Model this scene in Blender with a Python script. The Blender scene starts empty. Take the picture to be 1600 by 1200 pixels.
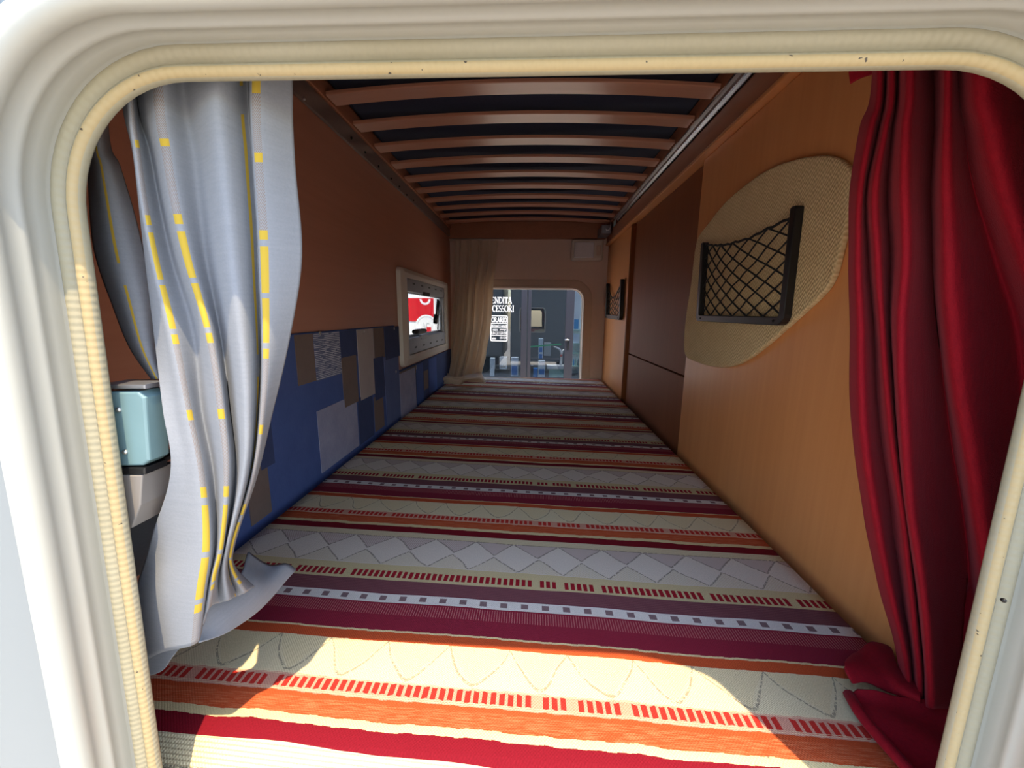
import bpy, bmesh, math, random
from mathutils import Vector, Matrix, noise
random.seed(7)
scene = bpy.context.scene
COL = scene.collection

# ------------------------------------------------------------------ camera
F_PX, CX, CY = 600.0, 800.0, 600.0
_y = Vector((833 - CX, CY - 491, F_PX)).normalized()          # world +Y (along the bunk) seen in camera axes right, up, forward
_u = Vector((math.sin(.02), math.cos(.02), 0))
_z = (_u - _u.dot(_y) * _y).normalized()
_x = _y.cross(_z)
if _x.x < 0: _x = -_x
ROT = Matrix((_x, _y, _z))                                     # camera axes -> world
cam_d = bpy.data.cameras.new('camera'); cam = bpy.data.objects.new('camera', cam_d); COL.objects.link(cam)
cr, cu, cf = ROT @ Vector((1, 0, 0)), ROT @ Vector((0, 1, 0)), ROT @ Vector((0, 0, 1))
cam.matrix_world = Matrix(((cr.x, cu.x, -cf.x, 0), (cr.y, cu.y, -cf.y, 0), (cr.z, cu.z, -cf.z, 0), (0, 0, 0, 1)))
cam_d.sensor_width = 36; cam_d.lens = F_PX / 1600 * 36; cam_d.clip_start = .01; cam_d.clip_end = 300
scene.camera = cam

def ray(px, py): return ROT @ Vector((px - CX, CY - py, F_PX))
def PX(px, py, x): r = ray(px, py); return r * (x / r.x)
def PY(px, py, y): r = ray(px, py); return r * (y / r.y)
def PZ(px, py, z): r = ray(px, py); return r * (z / r.z)

# ------------------------------------------------------------------ light
SUN_DIR = Vector((-.185, .380, -1.0)).normalized()
world = bpy.data.worlds.new('sky'); scene.world = world; world.use_nodes = True
wn = world.node_tree.nodes; wl = world.node_tree.links
bg = wn['Background']; sky = wn.new('ShaderNodeTexSky'); sky.sky_type = 'NISHITA'; sky.sun_disc = False
sky.sun_elevation = math.asin(-SUN_DIR.z); sky.sun_rotation = math.atan2(-SUN_DIR.x, -SUN_DIR.y)
sky.air_density = 1.2; sky.dust_density = 1.0; sky.ozone_density = 1.0
wl.new(sky.outputs[0], bg.inputs['Color']); bg.inputs['Strength'].default_value = .235
sd = bpy.data.lights.new('sun', 'SUN'); sd.energy = 3.1; sd.angle = .0093; sd.color = (1, .82, .54)
so = bpy.data.objects.new('sun', sd); COL.objects.link(so); so.location = (2, -4, 8)
so.rotation_euler = SUN_DIR.to_track_quat('-Z', 'Y').to_euler()
vs = scene.view_settings; vs.view_transform = 'Standard'; vs.look = 'None'; vs.gamma = 1; vs.exposure = 1.5
vs.use_curve_mapping = False
scene.cycles.max_bounces = 16; scene.cycles.diffuse_bounces = 10; scene.cycles.transparent_max_bounces = 16

# ------------------------------------------------------------------ materials
def lin(c):
    return tuple((v / 255 / 12.92 if v / 255 <= .04045 else ((v / 255 + .055) / 1.055) ** 2.4) for v in c)
class S:
    """a node socket with arithmetic"""
    def __init__(s, nt, sock): s.nt, s.k = nt, sock
    def op(s, o, *a):
        n = s.nt.nodes.new('ShaderNodeMath'); n.operation = o
        for i, v in enumerate((s,) + a):
            if isinstance(v, S): s.nt.links.new(v.k, n.inputs[i])
            else: n.inputs[i].default_value = v
        return S(s.nt, n.outputs[0])
    def __add__(s, b): return s.op('ADD', b)
    def __radd__(s, b): return s.op('ADD', b)
    def __sub__(s, b): return s.op('SUBTRACT', b)
    def __rsub__(s, b): return (s * -1.0) + b
    def __mul__(s, b): return s.op('MULTIPLY', b)
    __rmul__ = __mul__
    def __truediv__(s, b): return s.op('DIVIDE', b)
    def fract(s): return s.op('FRACT')
    def abs(s): return s.op('ABSOLUTE')
    def lt(s, b): return s.op('LESS_THAN', b)
    def gt(s, b): return s.op('GREATER_THAN', b)
    def sin(s): return s.op('SINE')
    def floor(s): return s.op('FLOOR')
    def between(s, a, b): return s.gt(a) * s.lt(b)
def new_mat(name):
    m = bpy.data.materials.new(name); m.use_nodes = True
    nt = m.node_tree; b = nt.nodes['Principled BSDF']
    return m, nt, b
def coords(nt, kind='Object'):
    tc = nt.nodes.new('ShaderNodeTexCoord'); sx = nt.nodes.new('ShaderNodeSeparateXYZ')
    nt.links.new(tc.outputs[kind], sx.inputs[0])
    return tc.outputs[kind], [S(nt, sx.outputs[i]) for i in range(3)]
def combine(nt, x, y, z):
    c = nt.nodes.new('ShaderNodeCombineXYZ')
    for i, v in enumerate((x, y, z)):
        if isinstance(v, S): nt.links.new(v.k, c.inputs[i])
        else: c.inputs[i].default_value = v
    return c.outputs[0]
def noise_s(nt, vec, scale, detail=3, rough=.5):
    n = nt.nodes.new('ShaderNodeTexNoise'); n.inputs['Scale'].default_value = scale
    n.inputs['Detail'].default_value = detail; n.inputs['Roughness'].default_value = rough
    if vec is not None: nt.links.new(vec, n.inputs['Vector'])
    return S(nt, n.outputs[0])
def mixc(nt, fac, a, b):
    n = nt.nodes.new('ShaderNodeMix'); n.data_type = 'RGBA'
    for sock, v in ((n.inputs[0], fac), (n.inputs[6], a), (n.inputs[7], b)):
        if isinstance(v, S): nt.links.new(v.k, sock)
        elif hasattr(v, 'is_linked'): nt.links.new(v, sock)
        elif isinstance(v, (int, float)): sock.default_value = v
        else: sock.default_value = (*v, 1)
    return n.outputs[2]
def bump(nt, b, h, strength=.3, dist=.001):
    n = nt.nodes.new('ShaderNodeBump'); n.inputs['Strength'].default_value = strength; n.inputs['Distance'].default_value = dist
    nt.links.new(h.k, n.inputs['Height']); nt.links.new(n.outputs[0], b.inputs['Normal'])
def plain(name, rgb, rough=.5, metal=0, var=.08, scale=30, bs=0.0, spec=.5):
    m, nt, b = new_mat(name)
    v, _ = coords(nt)
    n = noise_s(nt, v, scale)
    c = lin(rgb)
    nt.links.new(mixc(nt, n, tuple(x * (1 - var) for x in c), tuple(min(1, x * (1 + var)) for x in c)), b.inputs['Base Color'])
    b.inputs['Roughness'].default_value = rough; b.inputs['Metallic'].default_value = metal
    b.inputs['Specular IOR Level'].default_value = spec
    if bs: bump(nt, b, n, bs, .002)
    return m
def wood(name, dark, light, axis=2, rough=.35, gscale=1.0, spec=.5):
    """fine straight grain along the given axis"""
    m, nt, b = new_mat(name)
    _, c = coords(nt)
    sc = [90 * gscale] * 3; sc[axis] = 3.0 * gscale
    v = combine(nt, c[0] * sc[0], c[1] * sc[1], c[2] * sc[2])
    n = noise_s(nt, v, 1.0, 5, .65)
    v2 = combine(nt, c[0] * (sc[0] * .12), c[1] * (sc[1] * .12), c[2] * (sc[2] * .3))
    n2 = noise_s(nt, v2, 1.0, 2)
    f = n * .75 + n2 * .45 + (-.1)
    nt.links.new(mixc(nt, f, lin(dark), lin(light)), b.inputs['Base Color'])
    b.inputs['Roughness'].default_value = rough; b.inputs['Specular IOR Level'].default_value = spec
    bump(nt, b, n, .08, .0006)
    return m
def glass(name, tint=(.8, .85, .88), extra=.03):
    m, nt, b = new_mat(name)
    nt.nodes.remove(b); out = nt.nodes['Material Output']
    t = nt.nodes.new('ShaderNodeBsdfTransparent'); t.inputs[0].default_value = (*tint, 1)
    g = nt.nodes.new('ShaderNodeBsdfGlossy'); g.inputs['Roughness'].default_value = 0.0
    fr = nt.nodes.new('ShaderNodeLayerWeight'); fr.inputs[0].default_value = .5
    f = S(nt, fr.outputs['Facing']).op('POWER', 5.0) * .93 + (.04 + extra)
    mx = nt.nodes.new('ShaderNodeMixShader'); nt.links.new(f.k, mx.inputs[0])
    nt.links.new(t.outputs[0], mx.inputs[1]); nt.links.new(g.outputs[0], mx.inputs[2]); nt.links.new(mx.outputs[0], out.inputs[0])
    return m
def emit(name, rgb, st):
    m, nt, b = new_mat(name)
    b.inputs['Base Color'].default_value = (*rgb, 1); b.inputs['Emission Color'].default_value = (*rgb, 1); b.inputs['Emission Strength'].default_value = st
    return m

M = {}
M['body'] = plain('white_gelcoat', (119, 124, 127), .35, var=.03, scale=6)
M['trim'] = plain('hatch_trim_plastic', (166, 165, 158), .38, var=.05, scale=14)
M['wood_left'] = wood('dark_cherry_ply', (164, 108, 86), (188, 130, 106), 1, .38)
M['wood_right'] = wood('honey_cherry_laminate', (204, 130, 74), (226, 156, 98), 2, .33)
M['wood_door'] = wood('brown_cherry_laminate', (122, 66, 36), (150, 86, 48), 2, .55, spec=.25)
M['wood_rail'] = wood('rail_wood', (150, 92, 66), (184, 120, 88), 1, .4)
M['wood_slat'] = wood('beech_slat', (178, 118, 92), (210, 150, 122), 0, .28, spec=.8)
M['wood_far'] = plain('greige_wall_lining', (216, 186, 168), .6, var=.05, scale=60, bs=.1)
M['lining'] = plain('beige_frame_plastic', (206, 180, 160), .45, var=.05)
M['navy'] = plain('navy_mattress_ticking', (52, 56, 78), .9, var=.2, scale=200)
M['alu'] = plain('brushed_aluminium', (196, 198, 204), .28, 1, var=.06, scale=90)
M['alu_dull'] = plain('dull_aluminium', (150, 150, 156), .45, .9, var=.08, scale=60)
M['ledge'] = plain('grey_ledge_profile', (128, 112, 106), .35, .35, var=.1)
M['screw'] = plain('dark_screw', (30, 28, 28), .4, .6)
M['steel'] = plain('steel_nail', (190, 190, 190), .3, .9)
M['black'] = plain('black_plastic', (24, 24, 26), .35, var=.1)
M['cord'] = plain('black_elastic_cord', (20, 20, 22), .75, var=.2, scale=300)
M['frame_white'] = plain('window_frame_plastic', (206, 196, 184), .4, var=.04)
M['dark_gap'] = plain('dark_lining', (60, 52, 50), .8)
M['teal'] = plain('grey_green_plastic_block', (104, 130, 136), .25, var=.12, scale=40, bs=.1)
M['lamp'] = plain('lamp_housing_plastic', (206, 192, 178), .4)
M['grey_plastic'] = plain('grey_latch_plastic', (124, 118, 114), .5)
M['lens'] = plain('frosted_lamp_lens', (222, 218, 220), .25)
M['concrete'] = plain('pale_paving', (182, 177, 168), .8, var=.1, scale=3)
M['facade_frame'] = plain('anthracite_aluminium', (46, 46, 55), .4, .2, var=.05)
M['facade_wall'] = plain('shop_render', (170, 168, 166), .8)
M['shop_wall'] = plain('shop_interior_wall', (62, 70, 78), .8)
M['white_vinyl'] = plain('white_vinyl_lettering', (245, 245, 248), .5)
M['paper_white'] = plain('white_carton', (214, 226, 240), .5)
M['box_blue'] = plain('blue_carton_print', (20, 120, 205), .45)
M['box_dark'] = plain('dark_carton', (26, 30, 40), .5)
M['cyan'] = plain('cyan_print', (20, 160, 225), .5)
M['green'] = plain('green_shelf_edge', (20, 190, 120), .3)
M['shelf_glass'] = plain('pale_green_shelf', (170, 210, 200), .2)
M['red_paint'] = plain('red_vehicle_paint', (205, 24, 40), .3, var=.03)
M['white_paint'] = plain('white_vehicle_paint', (240, 240, 240), .3, var=.02)
M['grey_print'] = plain('grey_vehicle_print', (170, 172, 176), .4)
M['tyre'] = plain('tyre_rubber', (24, 24, 25), .8)
M['brass'] = plain('red_knob', (200, 60, 50), .4)
M['glass'] = glass('shop_glass', (.62, .66, .70), .085)
M['pane'] = glass('acrylic_pane', (.9, .92, .92), .0)
M['shop_light'] = emit('added_shop_glow', (1, .98, .94), 12.0)  # glow for the panels added to light the shop interior

# yellowed ribbed rubber seal
def mk_seal():
    m, nt, b = new_mat('yellowed_rubber_seal')
    v, c = coords(nt)
    _, uv = coords(nt, 'UV')
    n = noise_s(nt, v, 18, 4)
    rib = (uv[0] * 1570.0).sin() * .5 + .5
    base = mixc(nt, n, lin((160, 154, 135)), lin((147, 138, 112)))
    groove = uv[1].between(.36, .52)
    sp = noise_s(nt, v, 260, 2)
    col = mixc(nt, groove * .55, base, lin((168, 140, 86)))
    col = mixc(nt, sp.gt(.71) * groove, col, lin((70, 60, 50)))
    nt.links.new(col, b.inputs['Base Color'])
    b.inputs['Roughness'].default_value = .55
    bump(nt, b, rib, .2, .0010)
    return m
M['seal'] = mk_seal()

def mk_patch(name, a, bcol, ruled=False):
    m, nt, b = new_mat(name)
    v, c = coords(nt)
    w = combine(nt, c[0] * 600, c[1] * 600, c[2] * 90)
    n = noise_s(nt, w, 1.0, 3, .7)
    n2 = noise_s(nt, v, 26, 4)
    f = n * .6 + n2 * .5
    if ruled:
        g = ((c[2] * 260.0).fract().lt(.45)) * (noise_s(nt, combine(nt, 0.0, c[1] * 40, c[2] * 260), 1.0, 1).gt(.42))
        f = g * .75 + n * .25
    nt.links.new(mixc(nt, f, lin(a), lin(bcol)), b.inputs['Base Color'])
    b.inputs['Roughness'].default_value = .9; b.inputs['Specular IOR Level'].default_value = .2
    bump(nt, b, n, .3, .0008)
    return m
M['p_blue'] = mk_patch('blue_denim_print', (62, 78, 130), (88, 108, 162))
M['p_navy'] = mk_patch('navy_denim_print', (52, 60, 92), (74, 86, 124))
M['p_brown'] = mk_patch('brown_patch_print', (104, 90, 86), (132, 114, 106))
M['p_grey'] = mk_patch('taupe_patch_print', (156, 146, 146), (184, 172, 168))
M['p_white'] = mk_patch('pale_chambray_print', (112, 116, 150), (180, 178, 196))
M['p_ruled'] = mk_patch('ruled_chambray_print', (78, 86, 122), (200, 202, 212), True)
M['p_mid'] = mk_patch('mid_blue_print', (76, 88, 130), (108, 122, 164))

def mk_weave():
    m, nt, b = new_mat('beige_raffia_weave')
    v, c = coords(nt)
    a = (c[1] * 900.0).sin(); d = (c[2] * 900.0 + (c[1] * 450.0).sin() * 1.2).sin()
    h = a * d * .5 + .5
    n = noise_s(nt, v, 40, 3)
    f = h * .6 + n * .4
    nt.links.new(mixc(nt, f, lin((186, 152, 104)), lin((238, 212, 164))), b.inputs['Base Color'])
    b.inputs['Roughness'].default_value = .85
    bump(nt, b, h, .7, .0015)
    return m
M['weave'] = mk_weave()

def mk_velvet():
    m, nt, b = new_mat('crimson_velvet')
    v, c = coords(nt)
    n = noise_s(nt, combine(nt, c[0] * 300, c[1] * 300, c[2] * 60), 1.0, 4, .7)
    n2 = noise_s(nt, v, 900, 2)
    nt.links.new(mixc(nt, n * .7 + n2 * .3, lin((98, 7, 22)), lin((152, 17, 33))), b.inputs['Base Color'])
    b.inputs['Roughness'].default_value = .85; b.inputs['Specular IOR Level'].default_value = .15
    b.inputs['Sheen Weight'].default_value = .12; b.inputs['Sheen Roughness'].default_value = .4
    b.inputs['Sheen Tint'].default_value = (1, .25, .3, 1)
    bump(nt, b, n + n2, .35, .001)
    return m
M['velvet'] = mk_velvet()

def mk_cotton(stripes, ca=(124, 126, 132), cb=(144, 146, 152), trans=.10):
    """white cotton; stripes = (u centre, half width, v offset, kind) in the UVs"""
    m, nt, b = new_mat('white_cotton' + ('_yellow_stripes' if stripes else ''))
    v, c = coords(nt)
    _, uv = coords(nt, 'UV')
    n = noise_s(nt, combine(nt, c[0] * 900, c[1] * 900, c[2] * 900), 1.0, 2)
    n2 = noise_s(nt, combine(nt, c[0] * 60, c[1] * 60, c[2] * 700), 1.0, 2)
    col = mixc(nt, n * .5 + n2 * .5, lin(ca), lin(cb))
    for (uc, hw, off, kind) in stripes:
        inb = (uv[0] - uc).abs().lt(hw)
        w = (uv[1] + off).fract()
        sq = w.between(0, .036) + w.between(.72, .756)
        bars = w.between(.062, .235) + w.between(.255, .42) + w.between(.44, .475)
        if kind == 'line':
            yel = w.between(.05, .97)
            col = mixc(nt, inb * yel * .95, col, lin((186, 152, 44)))
            continue
        hat = ((uv[1] * 95.0 + (uv[0] - uc) * 160.0).fract().lt(.35)) * (w.gt(.475))
        col = mixc(nt, inb * hat * .85, col, lin((128, 104, 84)))
        col = mixc(nt, inb * (sq + bars).op('MINIMUM', 1.0) * .95, col, lin((184, 154, 48)))
    nt.links.new(col, b.inputs['Base Color'])
    b.inputs['Roughness'].default_value = .9; b.inputs['Specular IOR Level'].default_value = .15
    bump(nt, b, n, .15, .0006)
    out = nt.nodes['Material Output']
    tr = nt.nodes.new('ShaderNodeBsdfTranslucent'); nt.links.new(col, tr.inputs[0])
    mx = nt.nodes.new('ShaderNodeMixShader'); mx.inputs[0].default_value = trans
    nt.links.new(b.outputs[0], mx.inputs[1]); nt.links.new(tr.outputs[0], mx.inputs[2]); nt.links.new(mx.outputs[0], out.inputs[0])
    return m

def mk_rug():
    m, nt, b = new_mat('striped_woven_cover')
    v, c = coords(nt)
    x, y = c[0], c[1]
    wav = noise_s(nt, combine(nt, x * 9, y * 9, 0.0), 1.0, 2) - .5
    vv = y + (y * .05 + .012) * x + wav * .006
    jag = (noise_s(nt, combine(nt, (x * 260.0).floor() * .37, (y * 3.4).floor(), 0.0), 1.0, 0) - .5) * .008
    w0 = ((vv * -1.0 + .531) / .299 + 10.0).fract()
    w = w0 + jag * w0.between(.59, .98)
    wav2 = (noise_s(nt, combine(nt, x * 14, (y * 3.4).floor() * 3.1, 5.0), 1.0, 2) - .5) * .022
    w = w + wav2 * w0.between(.85, .98)
    cream, grey = lin((206, 192, 156)), lin((204, 193, 178))
    maroon, rust, dark, red = lin((122, 30, 48)), lin((176, 74, 38)), lin((106, 62, 68)), lin((112, 13, 27))
    yel = lin((204, 184, 138)); khaki = lin((190, 174, 132))
    stops = [(0, cream), (.028, grey), (.245, khaki), (.343, dark), (.42, lin((204, 198, 190))), (.468, maroon), (.60, yel), (.608, rust), (.648, cream),
             (.79, lin((196, 142, 120))), (.845, rust), (.908, yel), (.932, red), (.984, cream)]
    rp = nt.nodes.new('ShaderNodeValToRGB'); rp.color_ramp.interpolation = 'CONSTANT'
    e = rp.color_ramp.elements
    while len(e) > 1: e.remove(e[-1])
    e[0].position = 0; e[0].color = (*stops[0][1], 1)
    for p, cc in stops[1:]:
        q = e.new(p); q.color = (*cc, 1)
    nt.links.new(w.k, rp.inputs[0])
    col = rp.outputs[0]
    line = lin((96, 88, 80))
    # diamonds between two rows of triangles
    tx = ((x / .062 + y * .6 + wav * .5).fract() - .5).abs() * 2.0          # 0 at apex, 1 between
    q = (w0 - .03) / .10
    r = (w0 * -1.0 + .243) / .10
    up, lo = w0.between(.03, .132), w0.between(.142, .243)
    fine1 = ((x * 330.0 + y * 260.0).fract().lt(.5)); fine2 = ((x * 260.0 - y * 300.0).fract().lt(.5))
    inu, inl = up * (tx + q).lt(1.0), lo * (tx + r).lt(1.0)
    col = mixc(nt, inu * (fine1 * .45 + .25), col, lin((158, 132, 130)))
    col = mixc(nt, inl * (fine2 * .35 + .25), col, lin((190, 178, 148)))
    brk = noise_s(nt, v, 500, 1).gt(.44)
    ln = up * (tx + q - 1.0).abs().lt(.05) + lo * (tx + r - 1.0).abs().lt(.05) + w0.between(.026, .033) * (tx.lt(.95))
    col = mixc(nt, ln.op('MINIMUM', 1.0) * brk * .7, col, line)
    # single zigzag row
    zb = w0.between(.648, .79); q2 = (w0 - .648) / .135
    tz = ((x / .062 + .2 + y * .3 + wav * .6).fract() - .5).abs() * 2.0
    inz = zb * (tz + q2).lt(1.0)
    col = mixc(nt, inz * .35, col, yel)
    col = mixc(nt, zb * (tz * tz.op('SQRT') + q2 - 1.0).abs().lt(.04) * brk * .6, col, line)
    # dashes
    cell = (x / .0078).floor()
    rnd = noise_s(nt, combine(nt, cell * 1.7, 0.0, 0.0), 1.0, 0)
    dsh = (x / .0078).fract().lt(rnd * .3 + .5) * rnd.lt(.66)
    col = mixc(nt, dsh * (w0 + wav * .03).between(.287, .329), col, lin((142, 24, 36)))
    col = mixc(nt, dsh * (w0 + wav * .03 + (x * 620.0).sin() * .002).between(.800, .836), col, lin((176, 44, 36)))
    lines2 = (w0 * 190.0).fract().lt(.35) * (w0.between(.785, .80) + w0.between(.836, .847))
    col = mixc(nt, lines2 * .6, col, lin((222, 200, 160)))
    # squares on the pale band, comb lines below it, fine lines in the dark band
    col = mixc(nt, (x / .0245 + .3).fract().lt(.34) * w0.between(.432, .457) * .85, col, lin((92, 56, 64)))
    comb = (x / .0029).fract().lt(.33) * w0.between(.476, .53)
    col = mixc(nt, comb * .55, col, lin((186, 124, 118)))
    col = mixc(nt, ((w0 * 110.0).fract().lt(.35)) * w0.between(.345, .415) * .45, col, lin((128, 84, 86)))
    col = mixc(nt, ((w0 * 150.0 + wav * 3.0).fract().lt(.35)) * (w0.gt(.986) + w0.lt(.026)) * .5, col, lin((130, 112, 84)))
    ora = (noise_s(nt, combine(nt, x * 50, y * 1500, 0.0), 1.0, 2)).gt(.52) * w0.between(.862, .908)
    col = mixc(nt, ora * .45, col, lin((206, 124, 84)))
    g = noise_s(nt, combine(nt, x * 700, y * 700, 0.0), 1.0, 2)
    mul = nt.nodes.new('ShaderNodeMix'); mul.data_type = 'RGBA'; mul.blend_type = 'MULTIPLY'; mul.inputs[0].default_value = .8
    nt.links.new(col, mul.inputs[6]); nt.links.new((g * .6 + .7).k, mul.inputs[7])
    nt.links.new(mul.outputs[2], b.inputs['Base Color'])
    b.inputs['Roughness'].default_value = .92; b.inputs['Specular IOR Level'].default_value = .15
    weave = (x * 2400.0).sin() * (y * 2400.0).sin() * .5 + g
    bump(nt, b, weave, .35, .0012)
    return m
M['rug'] = mk_rug()

# ------------------------------------------------------------------ mesh helpers
def tag(o, label=None, cat=None, group=None, kind=None):
    if label: o['label'] = label
    if cat: o['category'] = cat
    if group: o['group'] = group
    if kind: o['kind'] = kind
    return o
def link(name, me, mat=None, parent=None, smooth=False):
    o = bpy.data.objects.new(name, me); COL.objects.link(o)
    if mat is not None and not me.materials: me.materials.append(mat if not isinstance(mat, str) else M[mat])
    if smooth:
        for p in me.polygons: p.use_smooth = True
    if parent: o.parent = parent
    return o
def from_bm(name, bm, mat, parent=None, smooth=False):
    bmesh.ops.recalc_face_normals(bm, faces=bm.faces)
    me = bpy.data.meshes.new(name); bm.to_mesh(me); bm.free()
    return link(name, me, mat, parent, smooth)
def empty(name, loc=(0, 0, 0)):
    o = bpy.data.objects.new(name, None); COL.objects.link(o); o.empty_display_size = .05
    o['_loc'] = 0; del o['_loc']
    return o
def bm_box(bm, a, b, bev=0.0, seg=2):
    r = bmesh.ops.create_cube(bm, size=1)
    vs_ = r['verts']
    for v in vs_:
        v.co = Vector(((a[i] + b[i]) / 2 + v.co[i] * (b[i] - a[i]) for i in range(3))) if False else Vector([(a[i] + b[i]) / 2 + v.co[i] * (b[i] - a[i]) for i in range(3)])
    if bev:
        es = {e for v in vs_ for e in v.link_edges}
        bmesh.ops.bevel(bm, geom=list(es), offset=bev, segments=seg, affect='EDGES', profile=.5)
def box(name, a, b, mat, parent=None, bev=0.0, seg=2):
    bm = bmesh.new(); bm_box(bm, a, b, bev, seg)
    return from_bm(name, bm, mat, parent)
def bm_tube(bm, pts, rad, n=8, closed=False, cap=True, flat=None):
    pts = [Vector(p) for p in pts]; rings = []
    k = len(pts); up0 = None
    for i, p in enumerate(pts):
        t = (pts[(i + 1) % k] - pts[i - 1]) if closed else (pts[min(i + 1, k - 1)] - pts[max(i - 1, 0)])
        t.normalize()
        if up0 is None:
            up0 = t.orthogonal().normalized()
        u = (up0 - up0.dot(t) * t)
        if u.length < 1e-6: u = t.orthogonal()
        u.normalize(); up0 = u; w = t.cross(u)
        rr = rad[i] if isinstance(rad, (list, tuple)) else rad
        rings.append([bm.verts.new(p + u * math.cos(2 * math.pi * j / n) * rr + w * math.sin(2 * math.pi * j / n) * rr) for j in range(n)])
    for i in range(k if closed else k - 1):
        A, B = rings[i], rings[(i + 1) % k]
        for j in range(n): bm.faces.new((A[j], A[(j + 1) % n], B[(j + 1) % n], B[j]))
    if cap and not closed:
        bm.faces.new(rings[0][::-1]); bm.faces.new(rings[-1])
def tube(name, pts, rad, mat, parent=None, n=8, closed=False):
    bm = bmesh.new(); bm_tube(bm, pts, rad, n, closed)
    return from_bm(name, bm, mat, parent, True)
def prism(name, poly, axis, a, b, mat, parent=None, bev=0.0):
    """extrude a 2D outline (in the two other axes) between a and b along axis"""
    def p3(p, t):
        l = list(p); l.insert(axis, t); return Vector(l)
    bm = bmesh.new()
    A = [bm.verts.new(p3(p, a)) for p in poly]; B = [bm.verts.new(p3(p, b)) for p in poly]
    n = len(poly)
    fa = bm.faces.new(A); fb = bm.faces.new(B[::-1])
    for i in range(n): bm.faces.new((A[i], B[i], B[(i + 1) % n], A[(i + 1) % n]))
    bmesh.ops.recalc_face_normals(bm, faces=bm.faces)
    if bev:
        bmesh.ops.bevel(bm, geom=list(fa.edges) + list(fb.edges), offset=bev, segments=3, affect='EDGES', profile=.5)
    return from_bm(name, bm, mat, parent)
def cat(p, t):
    """Catmull-Rom through list p at t in 0..len-1"""
    n = len(p); i = min(int(t), n - 2); f = t - i
    a, b, c, d = p[max(i - 1, 0)], p[i], p[i + 1], p[min(i + 2, n - 1)]
    return .5 * ((2 * b) + (c - a) * f + (2 * a - 5 * b + 4 * c - d) * f * f + (3 * b - a - 3 * c + d) * f ** 3)
def sheet(name, net, mat, parent=None, sr=8, sc=6, uvs=None, thick=.0016, wrinkle=0.0, wscale=20):
    """cloth: net[row][col] of points, smooth interpolation both ways"""
    R_, C_ = len(net), len(net[0])
    nr, nc = (R_ - 1) * sr + 1, (C_ - 1) * sc + 1
    rows = []
    for j in range(nc):
        colp = [cat([net[r][k] for k in range(C_)], j / sc) for r in range(R_)]
        rows.append([cat(colp, i / sr) for i in range(nr)])
    bm = bmesh.new(); uvl = bm.loops.layers.uv.new('UVMap')
    lo_x, hi_x, lo_z = XL + .0125, XR - .006, ZB + .0035
    vv = [[None] * nc for _ in range(nr)]
    for i in range(nr):
        for j in range(nc):
            p = rows[j][i]
            if wrinkle:
                p = p + Vector((noise.noise(p * wscale), noise.noise(p * wscale + Vector((9, 3, 1))), noise.noise(p * wscale + Vector((2, 7, 5))))) * wrinkle
            p = Vector((min(max(p.x, lo_x), hi_x), p.y, max(p.z, lo_z)))
            vv[i][j] = bm.verts.new(p)
    def uv(i, j):
        u = j / (nc - 1); t = i / sr
        if uvs:
            k = min(int(t), R_ - 2); v = uvs[k] + (uvs[k + 1] - uvs[k]) * (t - k)
        else: v = i / (nr - 1)
        return (u, v)
    for i in range(nr - 1):
        for j in range(nc - 1):
            q = ((i, j), (i, j + 1), (i + 1, j + 1), (i + 1, j))
            f = bm.faces.new([vv[a][b_] for a, b_ in q])
            for l, (a, b_) in zip(f.loops, q): l[uvl].uv = uv(a, b_)
    me = bpy.data.meshes.new(name); bm.to_mesh(me); bm.free()
    o = link(name, me, mat, parent, True)
    s = o.modifiers.new('cloth_thickness', 'SOLIDIFY'); s.thickness = thick; s.offset = 0
    return o
def rounded(poly, rad, n=8):
    """round the corners of a closed 2D polygon; rad one number or one for each corner"""
    out = []; k = len(poly)
    for i in range(k):
        p, a, b = Vector(poly[i]), Vector(poly[i - 1]), Vector(poly[(i + 1) % k])
        r = rad[i] if isinstance(rad, (list, tuple)) else rad
        if r <= 0: out.append(p); continue
        da, db = (a - p).normalized(), (b - p).normalized()
        ang = da.angle(db); t = r / math.tan(ang / 2)
        c = p + (da + db).normalized() * (r / math.sin(ang / 2))
        s, e = p + da * t - c, p + db * t - c
        a0 = math.atan2(s.y, s.x); d = (math.atan2(e.y, e.x) - a0 + math.pi) % (2 * math.pi) - math.pi
        for j in range(n + 1):
            th = a0 + d * j / n
            out.append(c + Vector((math.cos(th), math.sin(th))) * r)
    return out
def holed_wall(name, rect, hole, axis, t0, t1, mat, parent=None):
    """slab between t0 and t1 along axis with an opening; rect = (u0, v0, u1, v1) in the other two axes"""
    def p3(p, t):
        l = [p[0], p[1]]; l.insert(axis, t); return Vector(l)
    u0, v0, u1, v1 = rect
    hole = [Vector(h) for h in hole]
    # resample long edges so that the ring of faces stays regular
    H = []
    for i, h in enumerate(hole):
        g = hole[(i + 1) % len(hole)]; k = max(1, int((g - h).length / .06))
        for j in range(k): H.append(h.lerp(g, j / k))
    c = sum(H, Vector((0, 0))) / len(H); O = []
    for h in H:
        d = h - c
        s = min(((u1 - c.x) / d.x if d.x > 1e-9 else (u0 - c.x) / d.x if d.x < -1e-9 else 1e9), ((v1 - c.y) / d.y if d.y > 1e-9 else (v0 - c.y) / d.y if d.y < -1e-9 else 1e9))
        O.append(c + d * s)
    for cor in ((u0, v0), (u1, v0), (u1, v1), (u0, v1)):
        i = min(range(len(O)), key=lambda q: (O[q] - Vector(cor)).length); O[i] = Vector(cor)
    bm = bmesh.new(); n = len(H)
    L = [[bm.verts.new(p3(p, t)) for p in P] for P, t in ((H, t0), (O, t0), (O, t1), (H, t1))]
    for a in range(4):
        A, B = L[a], L[(a + 1) % 4]
        for i in range(n): bm.faces.new((A[i], A[(i + 1) % n], B[(i + 1) % n], B[i]))
    return from_bm(name, bm, mat, parent)
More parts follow.
